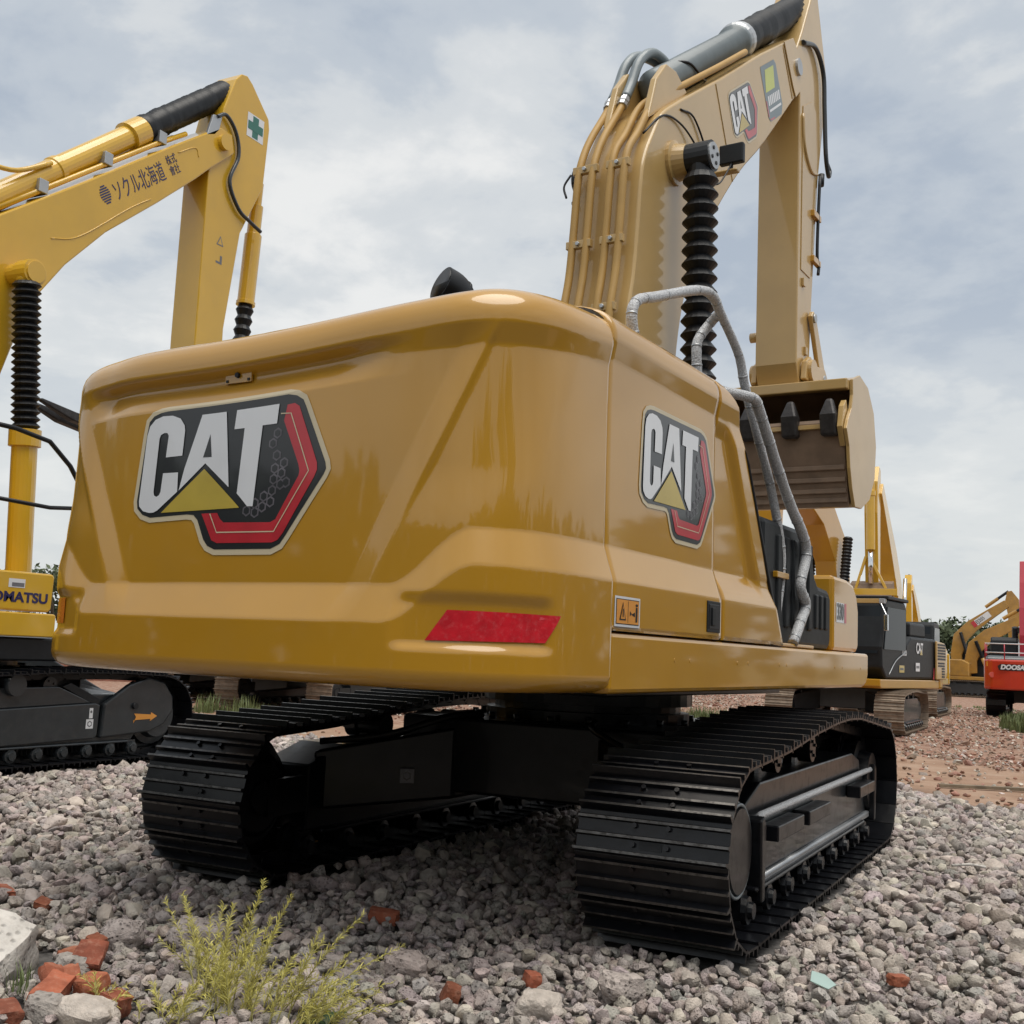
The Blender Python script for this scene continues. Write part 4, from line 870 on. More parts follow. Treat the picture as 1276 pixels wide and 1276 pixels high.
b = M(); b.prism(KB, -.05, .5); kboom = b.build('boom', KYEL, KX, 0, .02)
kd = V((0, 2.86-1.69, 7.58-6.66)).normalized(); kn = V((0, -kd.z, kd.y))
P0 = V((.503, 1.84-.77, 6.78))
lettering('ソクル北海道', BLUEV, kboom, P0+kd*.12-kn*.03, kd, kn, .27, squash=.62)
lettering('株式\n會社', BLUEV, kboom, P0+kd*1.22+kn*.00, kd, kn, .135, squash=.78)
decal('globe_mark', [(BLUEV, thick([(-w_, -.10+.029*i), (w_, -.10+.029*i)], .018), 0) for i, w_ in enumerate((.05, .08, .10, .11, .11, .10, .08, .05))], lambda u, v, l: P0-kd*.02+kd*u*.8+kn*(v+.0), kboom, 0, .5)
for c0 in ([(1.10, 5.95), (1.5, 6.12), (2.2, 6.73), (2.55, 7.0)], [(2.95, 7.80), (3.25, 8.0), (3.33, 7.9)]):
    b = M(); b.tube(curve([(.501, y-.77, z) for y, z in c0], 6), .008, 5); b.build('weld_seam', KYEL, kboom)
b = M(); b.lathe((-.12, 3.0, 8.30), (.57, 3.0, 8.30), [(0, .11), (1, .11)], 20); b.build('nose_boss', KYEL, kboom)
b = M(); b.lathe((-.25, -.10, 5.36), (.70, -.10, 5.36), [(0, .2), (.75, .2), (.76, .13), (1, .13)], 20); b.build('cylinder_boss', KYEL, kboom)
KS = ky([(3.99, 9.37), (4.10, 9.50), (4.22, 9.53), (4.34, 9.46), (4.74, 9.10), (4.77, 8.95), (4.72, 8.03), (4.31, 7.19), (4.12, 5.73), (4.14, 4.9), (3.98, 4.55), (3.72, 4.55), (3.60, 4.9), (3.59, 5.5), (3.59, 7.79), (3.70, 8.4), (3.80, 8.85)])
b = M(); b.prism(KS, .0, .45); kst = b.build('stick', KYEL, KX, 0, .015)
decal('green_cross_sticker', [(WHITE, [(-.2, -.2), (.2, -.2), (.2, .2), (-.2, .2)], 0), (GREENV, [(-.07, -.18), (.07, -.18), (.07, .18), (-.07, .18)], 1), (GREENV, [(-.18, -.07), (.18, -.07), (.18, .07), (-.18, .07)], 3)] , lambda u, v, l: V((.453+l*.001, 4.46-.77+u*.9, 8.84+v*.9)), kst, 0, .5)
decal('warning_triangle', [(GREYV, [(-.07, -.06), (.07, -.06), (0, .08)], 0), (KYEL, [(-.045, -.045), (.045, -.045), (0, .05)], 1), (GREYV, [(-.06, -.32), (.06, -.32), (.06, -.29), (-.06, -.29)], 0), (GREYV, [(.02, -.29), (.06, -.29), (.06, -.2), (.02, -.2)], 0)], lambda u, v, l: V((.452+l*.001, 3.92-.77+u, 6.93+v)), kst, 0, .5)
b = M(); b.tube(curve([(.5, y-.77, z) for y, z in [(3.62, 8.62), (3.80, 8.72), (4.02, 8.55), (4.10, 8.24), (3.96, 7.82), (4.18, 7.5), (4.45, 7.40), (4.68, 7.34)]], 7), .028, 10); b.build('hydraulic_hose', DGREY, kst)
p0, p1 = V((.22, .20-.77, 5.98)), V((.22, 4.12-.77, 9.30)); dd = (p1-p0).normalized(); tt = (p1-p0).length
b = M(); b.lathe(p0, p0+dd*tt*.60, [(0, .15), (.45, .15), (.455, .165), (.48, .165), (.485, .15), (.90, .15), (.905, .19), (1, .19)], 24); kcy = b.build('stick_cylinder', KYEL, KX)
prof = [(i/60, .165+.016*(i % 2)+.02*NZ.noise(V((i*.2, 1, 0)))) for i in range(61)]
b = M(); b.lathe(p0+dd*tt*.60, p1-dd*.12, prof, 20, 0, True); b.build('rod_sleeve', RUBBER, kcy)
for o_, r_ in ((.14, .034), (-.10, .03)):
    b = M(); P = [(.22+o_, y-.77, z+.10) for y, z in [(.25, 5.82), (1.43, 6.75), (2.7, 7.74), (3.2, 8.10)]]; b.tube(P, r_, 8); b.build('hydraulic_pipe', KYEL, kboom)
for y, z in ((1.0, 6.50), (1.9, 7.22), (2.75, 7.88)):
    b = M(); b.box(.06, .42, y-.83, y-.70, z-.02, z+.14); b.build('pipe_clamp', SILVER, kboom, 0, .008)
b = M(); b.tube(curve([(.36, -.75, 6.3), (.36, -.5, 6.52), (.36, -.1, 6.62), (.36, .35, 6.9)], 5), .03, 8); b.build('hydraulic_pipe', KYEL, kboom)
b = M(); b.prism(ky([(3.45, 8.28), (3.55, 8.62), (3.72, 8.66), (3.68, 8.45), (3.6, 8.35)]), .46, .50); b.build('hose_guard', SILVER, kst, 0, .005)
b = M(); b.lathe((.22, 4.12, 8.2), (.22, 4.02, 6.30), [(0, .07), (.18, .07), (.19, .10), (.42, .10), (.43, .125), (.97, .125), (.975, .14), (1, .14)], 20); kbc = b.build('bucket_cylinder', KYEL, KX)
b = bellows((.22, 4.02, 6.30), (.22, 3.93, 4.9), .13, 9, 16, .28); b.build('rod_bellows', RUBBER, kbc)
for q in (1, 0):
    x = .22+(.52 if q else -.52)
    b = bellows((x, .05, 3.62), (x, -.12, 5.25), .155, 21, 18, .28); kl = b.build('boom_cylinder', RUBBER, KX)
    b = M(); b.lathe((x, .16, 1.7), (x, .05, 3.62), [(0, .135), (.9, .135), (.905, .17), (1, .17)], 20); b.build('cylinder_barrel', KYEL, kl)
    b = M(); b.tube([(x, -.12, 5.2), (x, -.10, 5.36)], .12, 14); b.lathe((x-.1, -.10, 5.36), (x+.12, -.10, 5.36), [(0, .15), (.9, .15), (.92, .12), (1, .12)], 18); b.build('rod_eye', KYEL, kl)
b = M(); b.tube(curve([(1.3, -1.0, 3.5), (1.3, -.08, 3.44), (1.3, .45, 2.94), (1.3, .90, 2.34), (1.3, .98, 2.05)], 2), .026, 8); b.tube([(1.3, -1.0, 2.76), (1.3, .0, 2.74), (1.3, .56, 2.80)], .022, 8); b.build('handrail', RUBBER, KX)
# curled bucket behind the big machine: only the tooth tips show past it
kbu = M(); kbu.prism(ky([(3.7, 4.62), (3.95, 4.35), (3.85, 3.85), (3.5, 3.45), (2.95, 3.28), (2.7, 3.45), (2.42, 3.80), (2.32, 3.86), (2.36, 3.95), (2.75, 3.6), (2.95, 3.42), (3.4, 3.58), (3.7, 3.9), (3.6, 4.3), (3.45, 4.55)]), -.05, .5); kbk = kbu.build('bucket', BUCKIN, KX, 0, .01)
for x in (.20, .42):
    b = M(); b.add([(x-.06, 1.55, 3.84), (x+.06, 1.55, 3.84), (x+.06, 1.60, 3.97), (x-.06, 1.60, 3.97), (x-.06, .92, 3.92), (x+.06, .92, 3.92), (x+.06, .95, 4.03), (x-.06, .95, 4.03), (x-.03, .46, 4.06), (x+.03, .46, 4.06), (x+.03, .47, 4.10), (x-.03, .47, 4.10)],
          [(0, 1, 5, 4), (1, 2, 6, 5), (2, 3, 7, 6), (3, 0, 4, 7), (4, 5, 9, 8), (5, 6, 10, 9), (6, 7, 11, 10), (7, 4, 8, 11), (8, 9, 10, 11), (3, 2, 1, 0)]); b.build('bucket_tooth', TOOTH, kbk, 0, .015)

# ---------------------------------------------------------------- other machines further off
def beam(line, up_r=None):
    """outline in (y,z) from a centre line of (y,z,half depth)"""
    A, B = [], []
    for i, (y, z, h) in enumerate(line):
        a = V(line[max(0, i-1)][:2]); c = V(line[min(len(line)-1, i+1)][:2]); t = (c-a).normalized(); A.append((y-t.y*h, z+t.x*h)); B.append((y+t.y*h, z-t.x*h))
    return A+B[::-1]
BOOM_UP = [(.3, 1.5, .25), (.25, 3.0, .36), (.45, 4.2, .46), (1.2, 5.2, .42), (2.4, 6.2, .33), (3.6, 7.1, .25)]
STICK_DN = [(3.75, 7.95, .16), (3.8, 7.3, .38), (3.75, 6.2, .3), (3.7, 4.4, .17)]
def far_excavator(label, loc, rz, paint, boomline, stickline, shoe=RUSTY, gx=1.19, hw=.31, s=1.0, single=True, hood=None, frame=DGREY, boomx=0., cabm=PLAST, cw=None, cylbell=True, bucket=True, boom_w=.25):
    r = thing('crawler_excavator', label, 'excavator', loc, rz, GRP); r.scale = (s, s, s)
    undercarriage(r, gx, hw, -2.2, 2.2, .45, .45, [(-1.75, .92), (-.8, .955), (0, .985), (.8, .975), (1.75, .92)], 44, frame, shoe, single, False, .92)
    b = M(); b.prism([(-2.4, 1.0), (2.0, 1.0), (2.1, 1.05), (2.1, 1.2), (-2.4, 1.2)], -1.38, 1.38); b.build('deck', paint, r, 0, .02)
    b = M(); b.prismz([(-1.4, -2.4), (1.4, -2.4), (1.4, -2.7), (1.15, -3.0), (.5, -3.12), (-.5, -3.12), (-1.15, -3.0), (-1.4, -2.7)], .98, 2.05); c_ = b.build('counterweight', cw or paint, r, 0, .06)
    b = M(); b.prism([(-2.38, 1.21), (-2.38, 2.1), (-2.2, 2.2), (-.2, 2.2), (.2, 2.0), (.2, 1.21)], -1.36, 1.36); h_ = b.build('engine_hood', hood or paint, r, 0, .06)
    b = M(); b.prism([(-.1, 1.21), (.25, 1.21), (1.65, 1.21), (1.95, 1.45), (1.98, 1.9), (1.72, 2.86), (1.55, 2.95), (.3, 2.95), (.18, 2.8), (.18, 1.9)], -1.37, -.42); cab = b.build('cab', cabm, r, 0, .05)
    for nm, f in (('side_window', lambda m: m.prism([(.32, 1.85), (1.85, 1.85), (1.62, 2.78), (.32, 2.78)], -1.39, -1.372)), ('windscreen', lambda m: m.add([(-1.28, 1.99, 1.75), (-.5, 1.99, 1.75), (-.5, 1.745, 2.8), (-1.28, 1.745, 2.8)], [(0, 1, 2, 3)])), ('side_window', lambda m: m.prism([(.32, 1.85), (1.85, 1.85), (1.62, 2.78), (.32, 2.78)], -.418, -.40))):
        b = M(); f(b); b.build(nm, GLASS, cab)
    b = M(); b.prism(beam(boomline), boomx-boom_w, boomx+boom_w); bo = b.build('boom', paint, r, 0, .02)
    if stickline:
        b = M(); b.prism(beam(stickline), boomx-.19, boomx+.19); st = b.build('stick', paint, r, 0, .015)
        mid = boomline[len(boomline)//2+1]; tip = stickline[0]
        p, q = V((boomx, mid[0]-.3, mid[1]+mid[2]+.12)), V((boomx, tip[0]-.05, tip[1]))
        b = M(); b.lathe(p, p.lerp(q, .55), [(0, .11), (1, .11)], 12); b.build('stick_cylinder', paint, r); b = M(); b.lathe(p.lerp(q, .55), q, [(0, .09), (1, .09)], 12); b.build('cylinder_rod', RUBBER, r)
        if bucket:
            y, z = stickline[-1][0], stickline[-1][1]
            b = M(); b.prism([(y, z+.1), (y+.3, z), (y+.45, z-.5), (y+.2, z-1.0), (y-.35, z-1.15), (y-.75, z-.95), (y-.70, z-.88), (y-.3, z-.95), (y+.05, z-.7), (y-.1, z-.1)], boomx-.6, boomx+.6); b.build('bucket', BUCKIN, r, 0, .01)
    m0 = boomline[len(boomline)//2-1]
    for x in (-1, 1):
        p, q = V((boomx+x*(boom_w+.17), m0[0]+.75, 1.5)), V((boomx+x*(boom_w+.17), m0[0]+.05, m0[1]+.35)); h = p.lerp(q, .45)
        b = M(); b.cyl(p, h, .12, 14); o = b.build('boom_cylinder', paint, r)
        if cylbell: bellows(h, q, .12, 20, 14, .25).build('rod_bellows', RUBBER, o)
        else:
            b = M(); b.cyl(h, q, .065, 12); b.build('cylinder_rod', CHROME, o)
    return r, c_, h_, cab, bo
# black-and-yellow machine facing us beside the toolbox
A_, cwA, hdA, cabA, boA = far_excavator('muddy-tracked excavator with black cab and hood facing us, behind the front machine\'s toolbox', (-1.80, 20.1, 0), pi, GOLD,
    [(.3, 1.5, .25), (.35, 2.8, .42), (.65, 4.1, .48), (1.6, 5.0, .42), (3.0, 5.5, .32), (4.0, 5.7, .22)], [(4.0, 6.2, .14), (4.2, 5.5, .32), (4.3, 4.6, .26), (4.3, 3.3, .15)], hood=PLAST, boomx=.25)
b = M(); b.prism([(-2.9, 1.22), (-2.9, 2.0), (-2.75, 2.12), (-2.05, 2.16), (-2.05, 1.22)], -1.43, -1.38); lv = b.build('louvre_panel', PALEGOLD, A_, 0, .02)
for j in range(6):
    b = M(); b.box(-1.437, -1.424, -2.80, -2.12, 1.70+j*.07, 1.745+j*.07); b.build('louvre_slot', RUBBER, lv)
for j in range(6):
    b = M(); b.box(-1.437, -1.424, -2.72, -2.48 if j < 4 else -2.15, 1.27+j*.066, 1.312+j*.066); b.build('louvre_slot', RUBBER, lv)
b = M(); b.box(-1.2, -.1, -1.9, -.6, 2.2, 2.55); b.build('air_cleaner_box', PLAST, A_, 0, .06)
b = M(); b.prism([(-1.97, 1.22), (-1.97, 1.5), (-1.9, 1.22)], -1.39, -1.38); b.build('red_stripe', REDV, A_)
lettering('CAT', WHITE, hdA, (-1.372, -.55, 1.93), (0, -1, 0), (0, 0, 1), .34, squash=.8, bold=.01)
decal('yellow_triangle', [(YELV, [(0, 0), (.2, 0), (.1, .14)], 0)], lambda u, v, l: (-1.374, -.85-u, 1.79+v), hdA)
decal('white_label', [(WHITE, [(0, 0), (.32, 0), (.32, .2), (0, .2)], 0), (GREYV, thick([(.04, .1), (.28, .1)], .06), 1)], lambda u, v, l: (-1.374-l*.002, -.5-u, 1.4+v), hdA)
decal('yellow_label', [(YELV, [(0, 0), (.36, 0), (.36, .16), (0, .16)], 0), (BLKV, thick([(.05, .08), (.3, .08)], .05), 1)], lambda u, v, l: (-1.378-l*.002, .75-u, 1.36+v), cabA)
lettering('320D', WHITE, cabA, (-1.378, .55, 1.80), (0, -1, 0), (0, 0, 1), .17, squash=.9, bold=.004)
b = M(); b.tube(curve([(-1.378, 1.5, 1.3), (-1.385, 1.0, 1.62), (-1.385, .3, 1.82)], 6), .012, 6); b.build('door_trim', SILVER, cabA)
b = M(); b.box(-1.5, -1.42, 1.9, 1.98, 2.25, 2.6); b.bar((-1.46, 1.94, 2.6), (-1.3, 1.8, 2.85), .02, .02); b.build('mirror', CHROME, cabA, 0, .015)
b = M(); b.box(-1.40, -.40, .12, 1.62, 2.952, 3.03); b.build('cab_roof', PLAST, cabA, 0, .02)
b = M(); b.box(-1.36, -.44, 1.6, 1.72, 2.86, 2.96); b.build('roof_trim', PALEGOLD, cabA, 0, .01)
b = M(); b.box(-1.36, -1.24, 1.62, 1.76, 2.85, 2.96); b.build('headlight', SILVER, cabA, 0, .01)
for ch in A_.children:
    if ch.name.split('.')[0] not in ('track_shoe', 'track_frame', 'idler_wheel', 'sprocket', 'track_roller', 'carrier_roller', 'car_body', 'slew_ring'): ch.rotation_euler[2] = -R(9)   # its upper works are swung a little
B_ = far_excavator('yellow excavator whose raised boom stands tall behind the black cab', (-2.4, 31.5, 0), pi, KYEL, [(.3, 1.5, .25), (.4, 3.0, .4), (.9, 4.0, .46), (1.9, 4.9, .42), (3.2, 5.9, .3), (4.4, 6.8, .22)], [(4.5, 7.4, .14), (4.65, 6.9, .3), (4.7, 6.0, .27), (4.6, 3.9, .15)], cylbell=False, boomx=.0)
b = M(); b.lathe((0, 5.05, 6.9), (0, 5.0, 4.9), [(0, .12), (.12, .12), (.13, .15), (.2, .15), (.21, .13), (1, .13)], 14); o = b.build('bucket_cylinder', KYEL, B_[0]); b = M(); b.cyl((0, 5.0, 4.95), (0, 4.96, 3.9), .075, 12); b.build('cylinder_rod', CHROME, o)
b = M(); b.box(-.75, .75, 4.7, 5.0, 3.55, 3.75); b.bar((-.45, 4.9, 3.7), (-.05, 4.9, 4.5), .08, .08); b.bar((.45, 4.9, 3.7), (.15, 4.9, 4.7), .08, .08); b.build('linkage_frame', KYEL, B_[0], 0, .01)
far_excavator('far yellow excavator showing a small raised boom just right of the tall one', (-5.9, 65, 0), pi, KYEL, [(.3, 1.5, .25), (.4, 3.0, .4), (.9, 4.0, .46), (1.9, 4.9, .42), (3.2, 5.7, .3), (4.0, 6.2, .22)], [(4.1, 6.9, .14), (4.2, 6.4, .3), (4.2, 5.6, .27), (4.1, 3.6, .15)], single=False)
D_, _, _, _, bD = far_excavator('dull yellow excavator seen side-on with white lettered plate on its boom', (-4.6, 72, 0), -pi/2, FARY, [(.3, 1.4, .25), (.2, 2.6, .34), (.45, 3.7, .44), (1.2, 4.5, .4), (2.3, 5.3, .32), (3.3, 6.0, .25)], [(3.45, 6.8, .14), (3.6, 6.2, .42), (3.7, 5.2, .34), (3.5, 3.2, .15)], single=False)
decal('boom_plate', [(WHITE, [(-.65, -.2), (.65, -.2), (.65, .2), (-.65, .2)], 0), (REDV, [(-.65, -.2), (-.4, -.2), (-.4, .2), (-.65, .2)], 1)], lambda u, v, l: V((.262+l*.01, 1.75, 4.92))+V((0, .8, .6))*u+V((0, -.6, .8))*v, bD, 0, 1)
lettering('EJ205', BLKV, bD, V((.285, 1.75, 4.92))-V((0, .8, .6))*.38, (0, .8, .6), (0, -.6, .8), .34, squash=.8)
far_excavator('dull yellow excavator with a lower boom, between the lettered boom and the red machine', (-3.2, 66, 0), -pi/2, FARY, [(.3, 1.4, .25), (.2, 2.2, .34), (.45, 3.0, .44), (1.2, 3.7, .4), (2.3, 4.3, .32), (3.3, 4.9, .25)], [(3.45, 5.6, .14), (3.6, 5.0, .42), (3.7, 4.0, .34), (3.5, 2.2, .15)], single=False)
far_excavator('dull yellow excavator partly hidden behind the red machine\'s mast', (-1.7, 79, 0), -pi/2, FARY, [(.3, 1.4, .25), (.2, 2.4, .34), (.45, 3.4, .44), (1.2, 4.2, .4), (2.3, 4.9, .32), (3.3, 5.5, .25)], [(3.45, 6.1, .14), (3.6, 5.6, .42), (3.7, 4.6, .34), (3.5, 2.8, .15)], single=False)
# red-orange machine at the right edge
F_, cwF, hdF, cabF, boF = far_excavator('red-orange excavator at the right edge, its counterweight towards us under a white rail', (1.42, 36.2, 0), 0, CRIM, [(.3, 1.5, .2), (.35, 3.0, .3), (.6, 4.0, .36), (.9, 5.0, .3), (1.2, 5.9, .2)], None, shoe=BLACKP, gx=1.05, hw=.34, s=.93, cw=REDP, hood=GREYP, boomx=-.10, boom_w=.24, frame=BLACKP)
decal('brand_band', [(BLKV, [(-.45, -.11), (1.2, -.11), (1.2, .11), (-.40, .11), (-.5, .04)], 0)], lambda u, v, l: (-.42+u, -3.135 if -.92 < u else -3.1, 1.78+v), cwF, 0, .5)
lettering('DOOSAN', WHITE, cwF, (-.82, -3.138, 1.78), (1, 0, 0), (0, 0, 1), .22, bold=.012, shear=.2)
decal('amber_reflector', [(ORANGE, [(0, 0), (.36, 0), (.36, .17), (0, .17)], 0)], lambda u, v, l: (-1.30+u*.9, -2.86-u*.35, 1.80+v), cwF, 0, .5)
b = M(); b.tube([(-1.12, -3.02, 1.5), (-1.10, -3.05, 1.5)], .10, 14); b.build('tie_down_boss', REDP, cwF)
b = M()
for z in (2.3, 2.62): b.tube([(-1.34, -2.85, z), (1.34, -2.85, z)], .022, 6); b.tube([(-1.34, -2.85, z), (-1.34, -1.2, z)], .022, 6)
b.build('guard_rail', WHITE, F_)
for x, y in ((-1.34, -2.85), (-1.34, -2.2), (-.7, -2.85), (0, -2.85)):
    b = M(); b.tube([(x, y, 2.04), (x, y, 2.62)], .022, 6); b.build('rail_post', CRIM, F_)
# two machines glimpsed beneath the counterweight, and a dark stick lying by the brick wall
LOWB = [(.3, 1.5, .25), (.7, 2.4, .4), (1.5, 3.2, .42), (2.6, 3.6, .32), (3.8, 3.6, .22)]; LOWS = [(4.0, 4.1, .14), (4.2, 3.5, .3), (4.4, 2.6, .22), (4.4, 1.7, .15)]
far_excavator('rusty-tracked excavator standing in grass, glimpsed under the big counterweight', (-11.6, 13.0, 0), 0, KYEL, LOWB, LOWS)
far_excavator('rusty-tracked excavator further back, glimpsed between the tracks under the big counterweight', (-15.2, 14.9, 0), 0, KYEL, LOWB, LOWS)
far_excavator('yellow excavator standing far behind, a sliver of its deck showing under the big counterweight', (-10.5, 25, 0), 0, KYEL, LOWB, LOWS)
b = M(); b.prism([(-2.6, 1.55), (-2.3, 1.80), (-.2, 1.42), (1.3, .55), (1.5, .28), (1.2, .12), (-.4, .75), (-2.5, 1.35)], -.22, .22)
vs_ = thing('excavator_stick', 'dark grey excavator stick lettered in white, lying behind the yellow excavator', 'excavator stick', (-11.9, 4.9, 0), R(-38)); vb = b.build('stick_beam', DGREY, vs_, 0, .02)
lettering('VOLVO', WHITE, vb, (.224, -.60, 1.16), (0, .86, -.5), (0, .5, .86), .26, bold=.01)
b = M(); b.box(-.5, .5, -2.9, -2.2, 0, 1.36); b.build('timber_prop', BARK, vs_, 0, .02)

# ---------------------------------------------------------------- far wall, trees, grass
wl = thing('brick_wall', 'low red brick wall with pale coping far behind the yellow excavator', 'wall', (-25.5, 17.2, 0), R(52))
b = M(); b.box(-7, 6, -.12, .12, 0, 1.05); 
m = mat('brickwork', (.30, .13, .09), .9, 0, var=.2, vs=6, bump=.3, bs=40, dirt=(.4, .28, .22), dirt_amt=.5)
b.build('wall_body', m, wl); b = M(); b.box(-7.05, 6.05, -.17, .17, 1.053, 1.15); b.build('coping', CONC, wl, 0, .01)
def leaf_ball(b, c, r, n, size, rr_, flat=1.0):
    for _ in range(n):
        d = V((rr_.gauss(0, 1), rr_.gauss(0, 1), rr_.gauss(0, 1)))
        if d.length < 1e-3: continue
        d.normalize(); p = V(c)+V((d.x*r, d.y*r, d.z*r*flat))*(rr_.random()**.45)
        u = V((rr_.gauss(0, 1), rr_.gauss(0, 1), rr_.gauss(0, 1))).normalized(); w_ = u.cross(d)
        if w_.length < 1e-3: continue
        w_.normalize(); s_ = size*rr_.uniform(.6, 1.4); b.add([p-u*s_, p+w_*s_*.6, p+u*s_, p-w_*s_*.6], [(0, 1, 2, 3)])
def tree(loc, h, r, label, seed, n=900, lf=.28, grp='trees along the horizon'):
    q = random.Random(seed); t = thing('broadleaf_tree', label, 'tree', loc, q.uniform(0, 6), grp)
    b = M(); b.tube([(0, 0, 0), (.05*h*.3, 0, h*.25), (0, .1, h*.5)], [h*.035, h*.028, h*.018], 7)
    for _ in range(4):
        a = q.uniform(0, 6.28); b.tube([(0, 0, h*.3), (cos(a)*r*.5, sin(a)*r*.5, h*.6)], [h*.015, h*.007], 5)
    b.build('trunk', BARK, t); b = M()
    for _ in range(11):
        a = q.uniform(0, 6.28); rad = r*q.random()**.6; z = h*q.uniform(.35, .86); leaf_ball(b, (cos(a)*rad, sin(a)*rad, z), r*q.uniform(.32, .55), n//11, lf, q, .8)
    b.build('crown', LEAF, t)
hz_ = random.Random(4)
spots = [(-12.6, 124, 6.4), (-9.6, 126, 7.0), (-6.6, 121, 6.3), (-3.6, 125, 7.2), (-.6, 122, 6.6)]
for i, (x, y, h) in enumerate(spots):
    tree((x, y, 0), h+.6, 3.4, ('leftmost', 'second from the left', 'middle', 'second from the right', 'rightmost')[i]+' of the bushy trees on the right horizon', 30+i, 1300, .30)
tree((-95, 77, 0), 9.4, 4.2, 'lone green treetop just above the yellow toolbox at left', 60, 1400, .32, None)
def blades(b, n, rad, h, q, wd=.006, lean=.35):
    for _ in range(n):
        a, d = q.uniform(0, 6.28), rad*q.random()**.6; x, y = cos(a)*d, sin(a)*d; hh = h*q.uniform(.5, 1.1); a2 = q.uniform(0, 6.28); l = q.uniform(.1, lean)*hh
        p = [V((x, y, 0)), V((x+cos(a2)*l*.35, y+sin(a2)*l*.35, hh*.6)), V((x+cos(a2)*l, y+sin(a2)*l, hh))]; s_ = V((-sin(a2), cos(a2), 0))*wd
        b.add([p[0]-s_, p[0]+s_, p[1]+s_*.7, p[1]-s_*.7, p[2]], [(0, 1, 2, 3), (3, 2, 4)])
def grass_patch(name, label, loc, rx, ry, n, h, seed, wd=.012):
    q = random.Random(seed); b = M()
    for _ in range(n//30):
        a, d = q.uniform(0, 6.28), q.random()**.5; c = M(); blades(c, 30, .18, h*q.uniform(.6, 1.2), q, wd)
        b.add([V(v)+V((cos(a)*d*rx, sin(a)*d*ry, -.01)) for v in c.v], c.f)
    o = b.build(name, GRASS, None, 0, 0, loc); return tag(o, label, 'grass', None, 'stuff')
grass_patch('grass_clump', 'green grass growing round the rusty tracks under the counterweight', (-11.9, 9.8, 0), 1.3, .4, 500, .36, 3)
grass_patch('grass_patch', 'green weedy grass patch at the right edge in front of the red excavator', (2.3, 25.6, 0), 1.1, 2.2, 6000, .42, 5, .016)
grass_patch('grass_patch', 'thin pale grass between the far machines on the right', (.0, 38, 0), 3.2, 6, 700, .16, 6, .016)
grass_patch('grass_patch', 'green tufts beside the idler of the machine behind the front track', (-5.6, 18.5, 0), 1.2, 1.6, 1500, .34, 8)

# ---------------------------------------------------------------- loose things in the foreground
def lump(name, m, seed, size, sub=3, rough=.12, cube=0.0):
    bm = bmesh.new(); r = random.Random(seed); off = V((r.uniform(0, 90), r.uniform(0, 90), 3))
    bmesh.ops.create_cube(bm, size=2); bmesh.ops.subdivide_edges(bm, edges=bm.edges[:], cuts=6, use_grid_fill=True)
    for v in bm.verts:
        p = v.co.copy(); s_ = p.normalized()*1.25; p = p.lerp(s_, 1-cube)
        n_ = NZ.noise(p*.9+off)*rough*1.6+NZ.noise(p*2.6+off)*rough*.7+NZ.noise(p*6+off)*rough*.25; p *= 1+n_
        v.co = V((p.x*size[0]/2, p.y*size[1]/2, p.z*size[2]/2))
    me = bpy.data.meshes.new(name); bm.to_mesh(me); bm.free(); me.materials.append(m); me.polygons.foreach_set('use_smooth', [True]*len(me.polygons))
    try: me.set_sharp_from_angle(angle=R(32))
    except Exception: pass
    return me
def put(name, me, loc, rot, label, cat, group=None):
    o = bpy.data.objects.new(name, me); C.objects.link(o); o.location = loc; o.rotation_euler = rot; return tag(o, label, cat, group)
BR = 'broken red bricks in the gravel'
for i, (loc, rot, sz, lb) in enumerate([
    ((-.29, -4.34, .085), (.15, .2, R(28)), (.115, .25, .075), 'long orange-red brick lying lengthwise, leftmost of the front bricks'),
    ((-.245, -4.19, .075), (.1, -.1, R(12)), (.12, .12, .09), 'squarish broken brick in the middle of the front bricks'),
    ((-.50, -3.97, .095), (.5, .1, R(35)), (.13, .16, .08), 'tilted red half brick with a dusty mortar edge, above the square one'),
    ((-.72, -3.73, .07), (.1, .3, R(10)), (.08, .09, .07), 'small orange brick stub farthest back in the brick heap'),
    ((-.67, -3.90, .05), (.2, -.2, R(60)), (.11, .14, .06), 'dark red brick scrap half sunk behind the tilted brick'),
    ((-.03, -4.28, .07), (-.2, .3, R(20)), (.10, .19, .085), 'dark red brick split across its middle, rightmost of the front bricks'),
    ((-.30, -4.54, .05), (.1, 0, R(70)), (.12, .16, .08), 'brown brick in the bottom left corner'),
    ((-1.55, -3.30, .05), (.3, .2, R(15)), (.09, .075, .05), 'pinkish brick scrap just behind the white concrete block'),
    ((-1.95, -3.20, .045), (.2, .1, R(80)), (.07, .15, .045), 'flat pink brick piece at the left edge'),
    ((-.05, -2.45, .05), (.1, .1, R(20)), (.17, .09, .07), 'brown brick lying in shade in front of the left track'),
    ((1.07, -3.01, .05), (.1, .1, R(50)), (.07, .08, .06), 'small reddish brick pebble under the counterweight'),
    ((.92, -3.44, .065), (.1, .3, R(40)), (.075, .09, .085), 'small orange stone-like brick piece near the bottom edge'),
    ((-.43, -4.13, .06), (.3, -.2, R(50)), (.10, .13, .07), 'orange brick chunk wedged between the long brick and the square one'),
    ((-.14, -4.33, .05), (-.1, .2, R(-20)), (.09, .12, .07), 'dusty red brick scrap at the front of the pile, between rock and split brick'),
    ((-.38, -4.26, .10), (.4, .3, R(70)), (.09, .14, .06), 'small red brick resting on top of the long brick'),
    ((2.42, -2.10, .06), (.1, .1, R(50)), (.10, .06, .05), 'small brick chip on the sunny gravel right of the front track')]):
    put('brick', lump('brick', BRICK, 100+i, [a*.86 for a in sz], 3, .10, .74), loc, rot, lb, 'brick', BR)
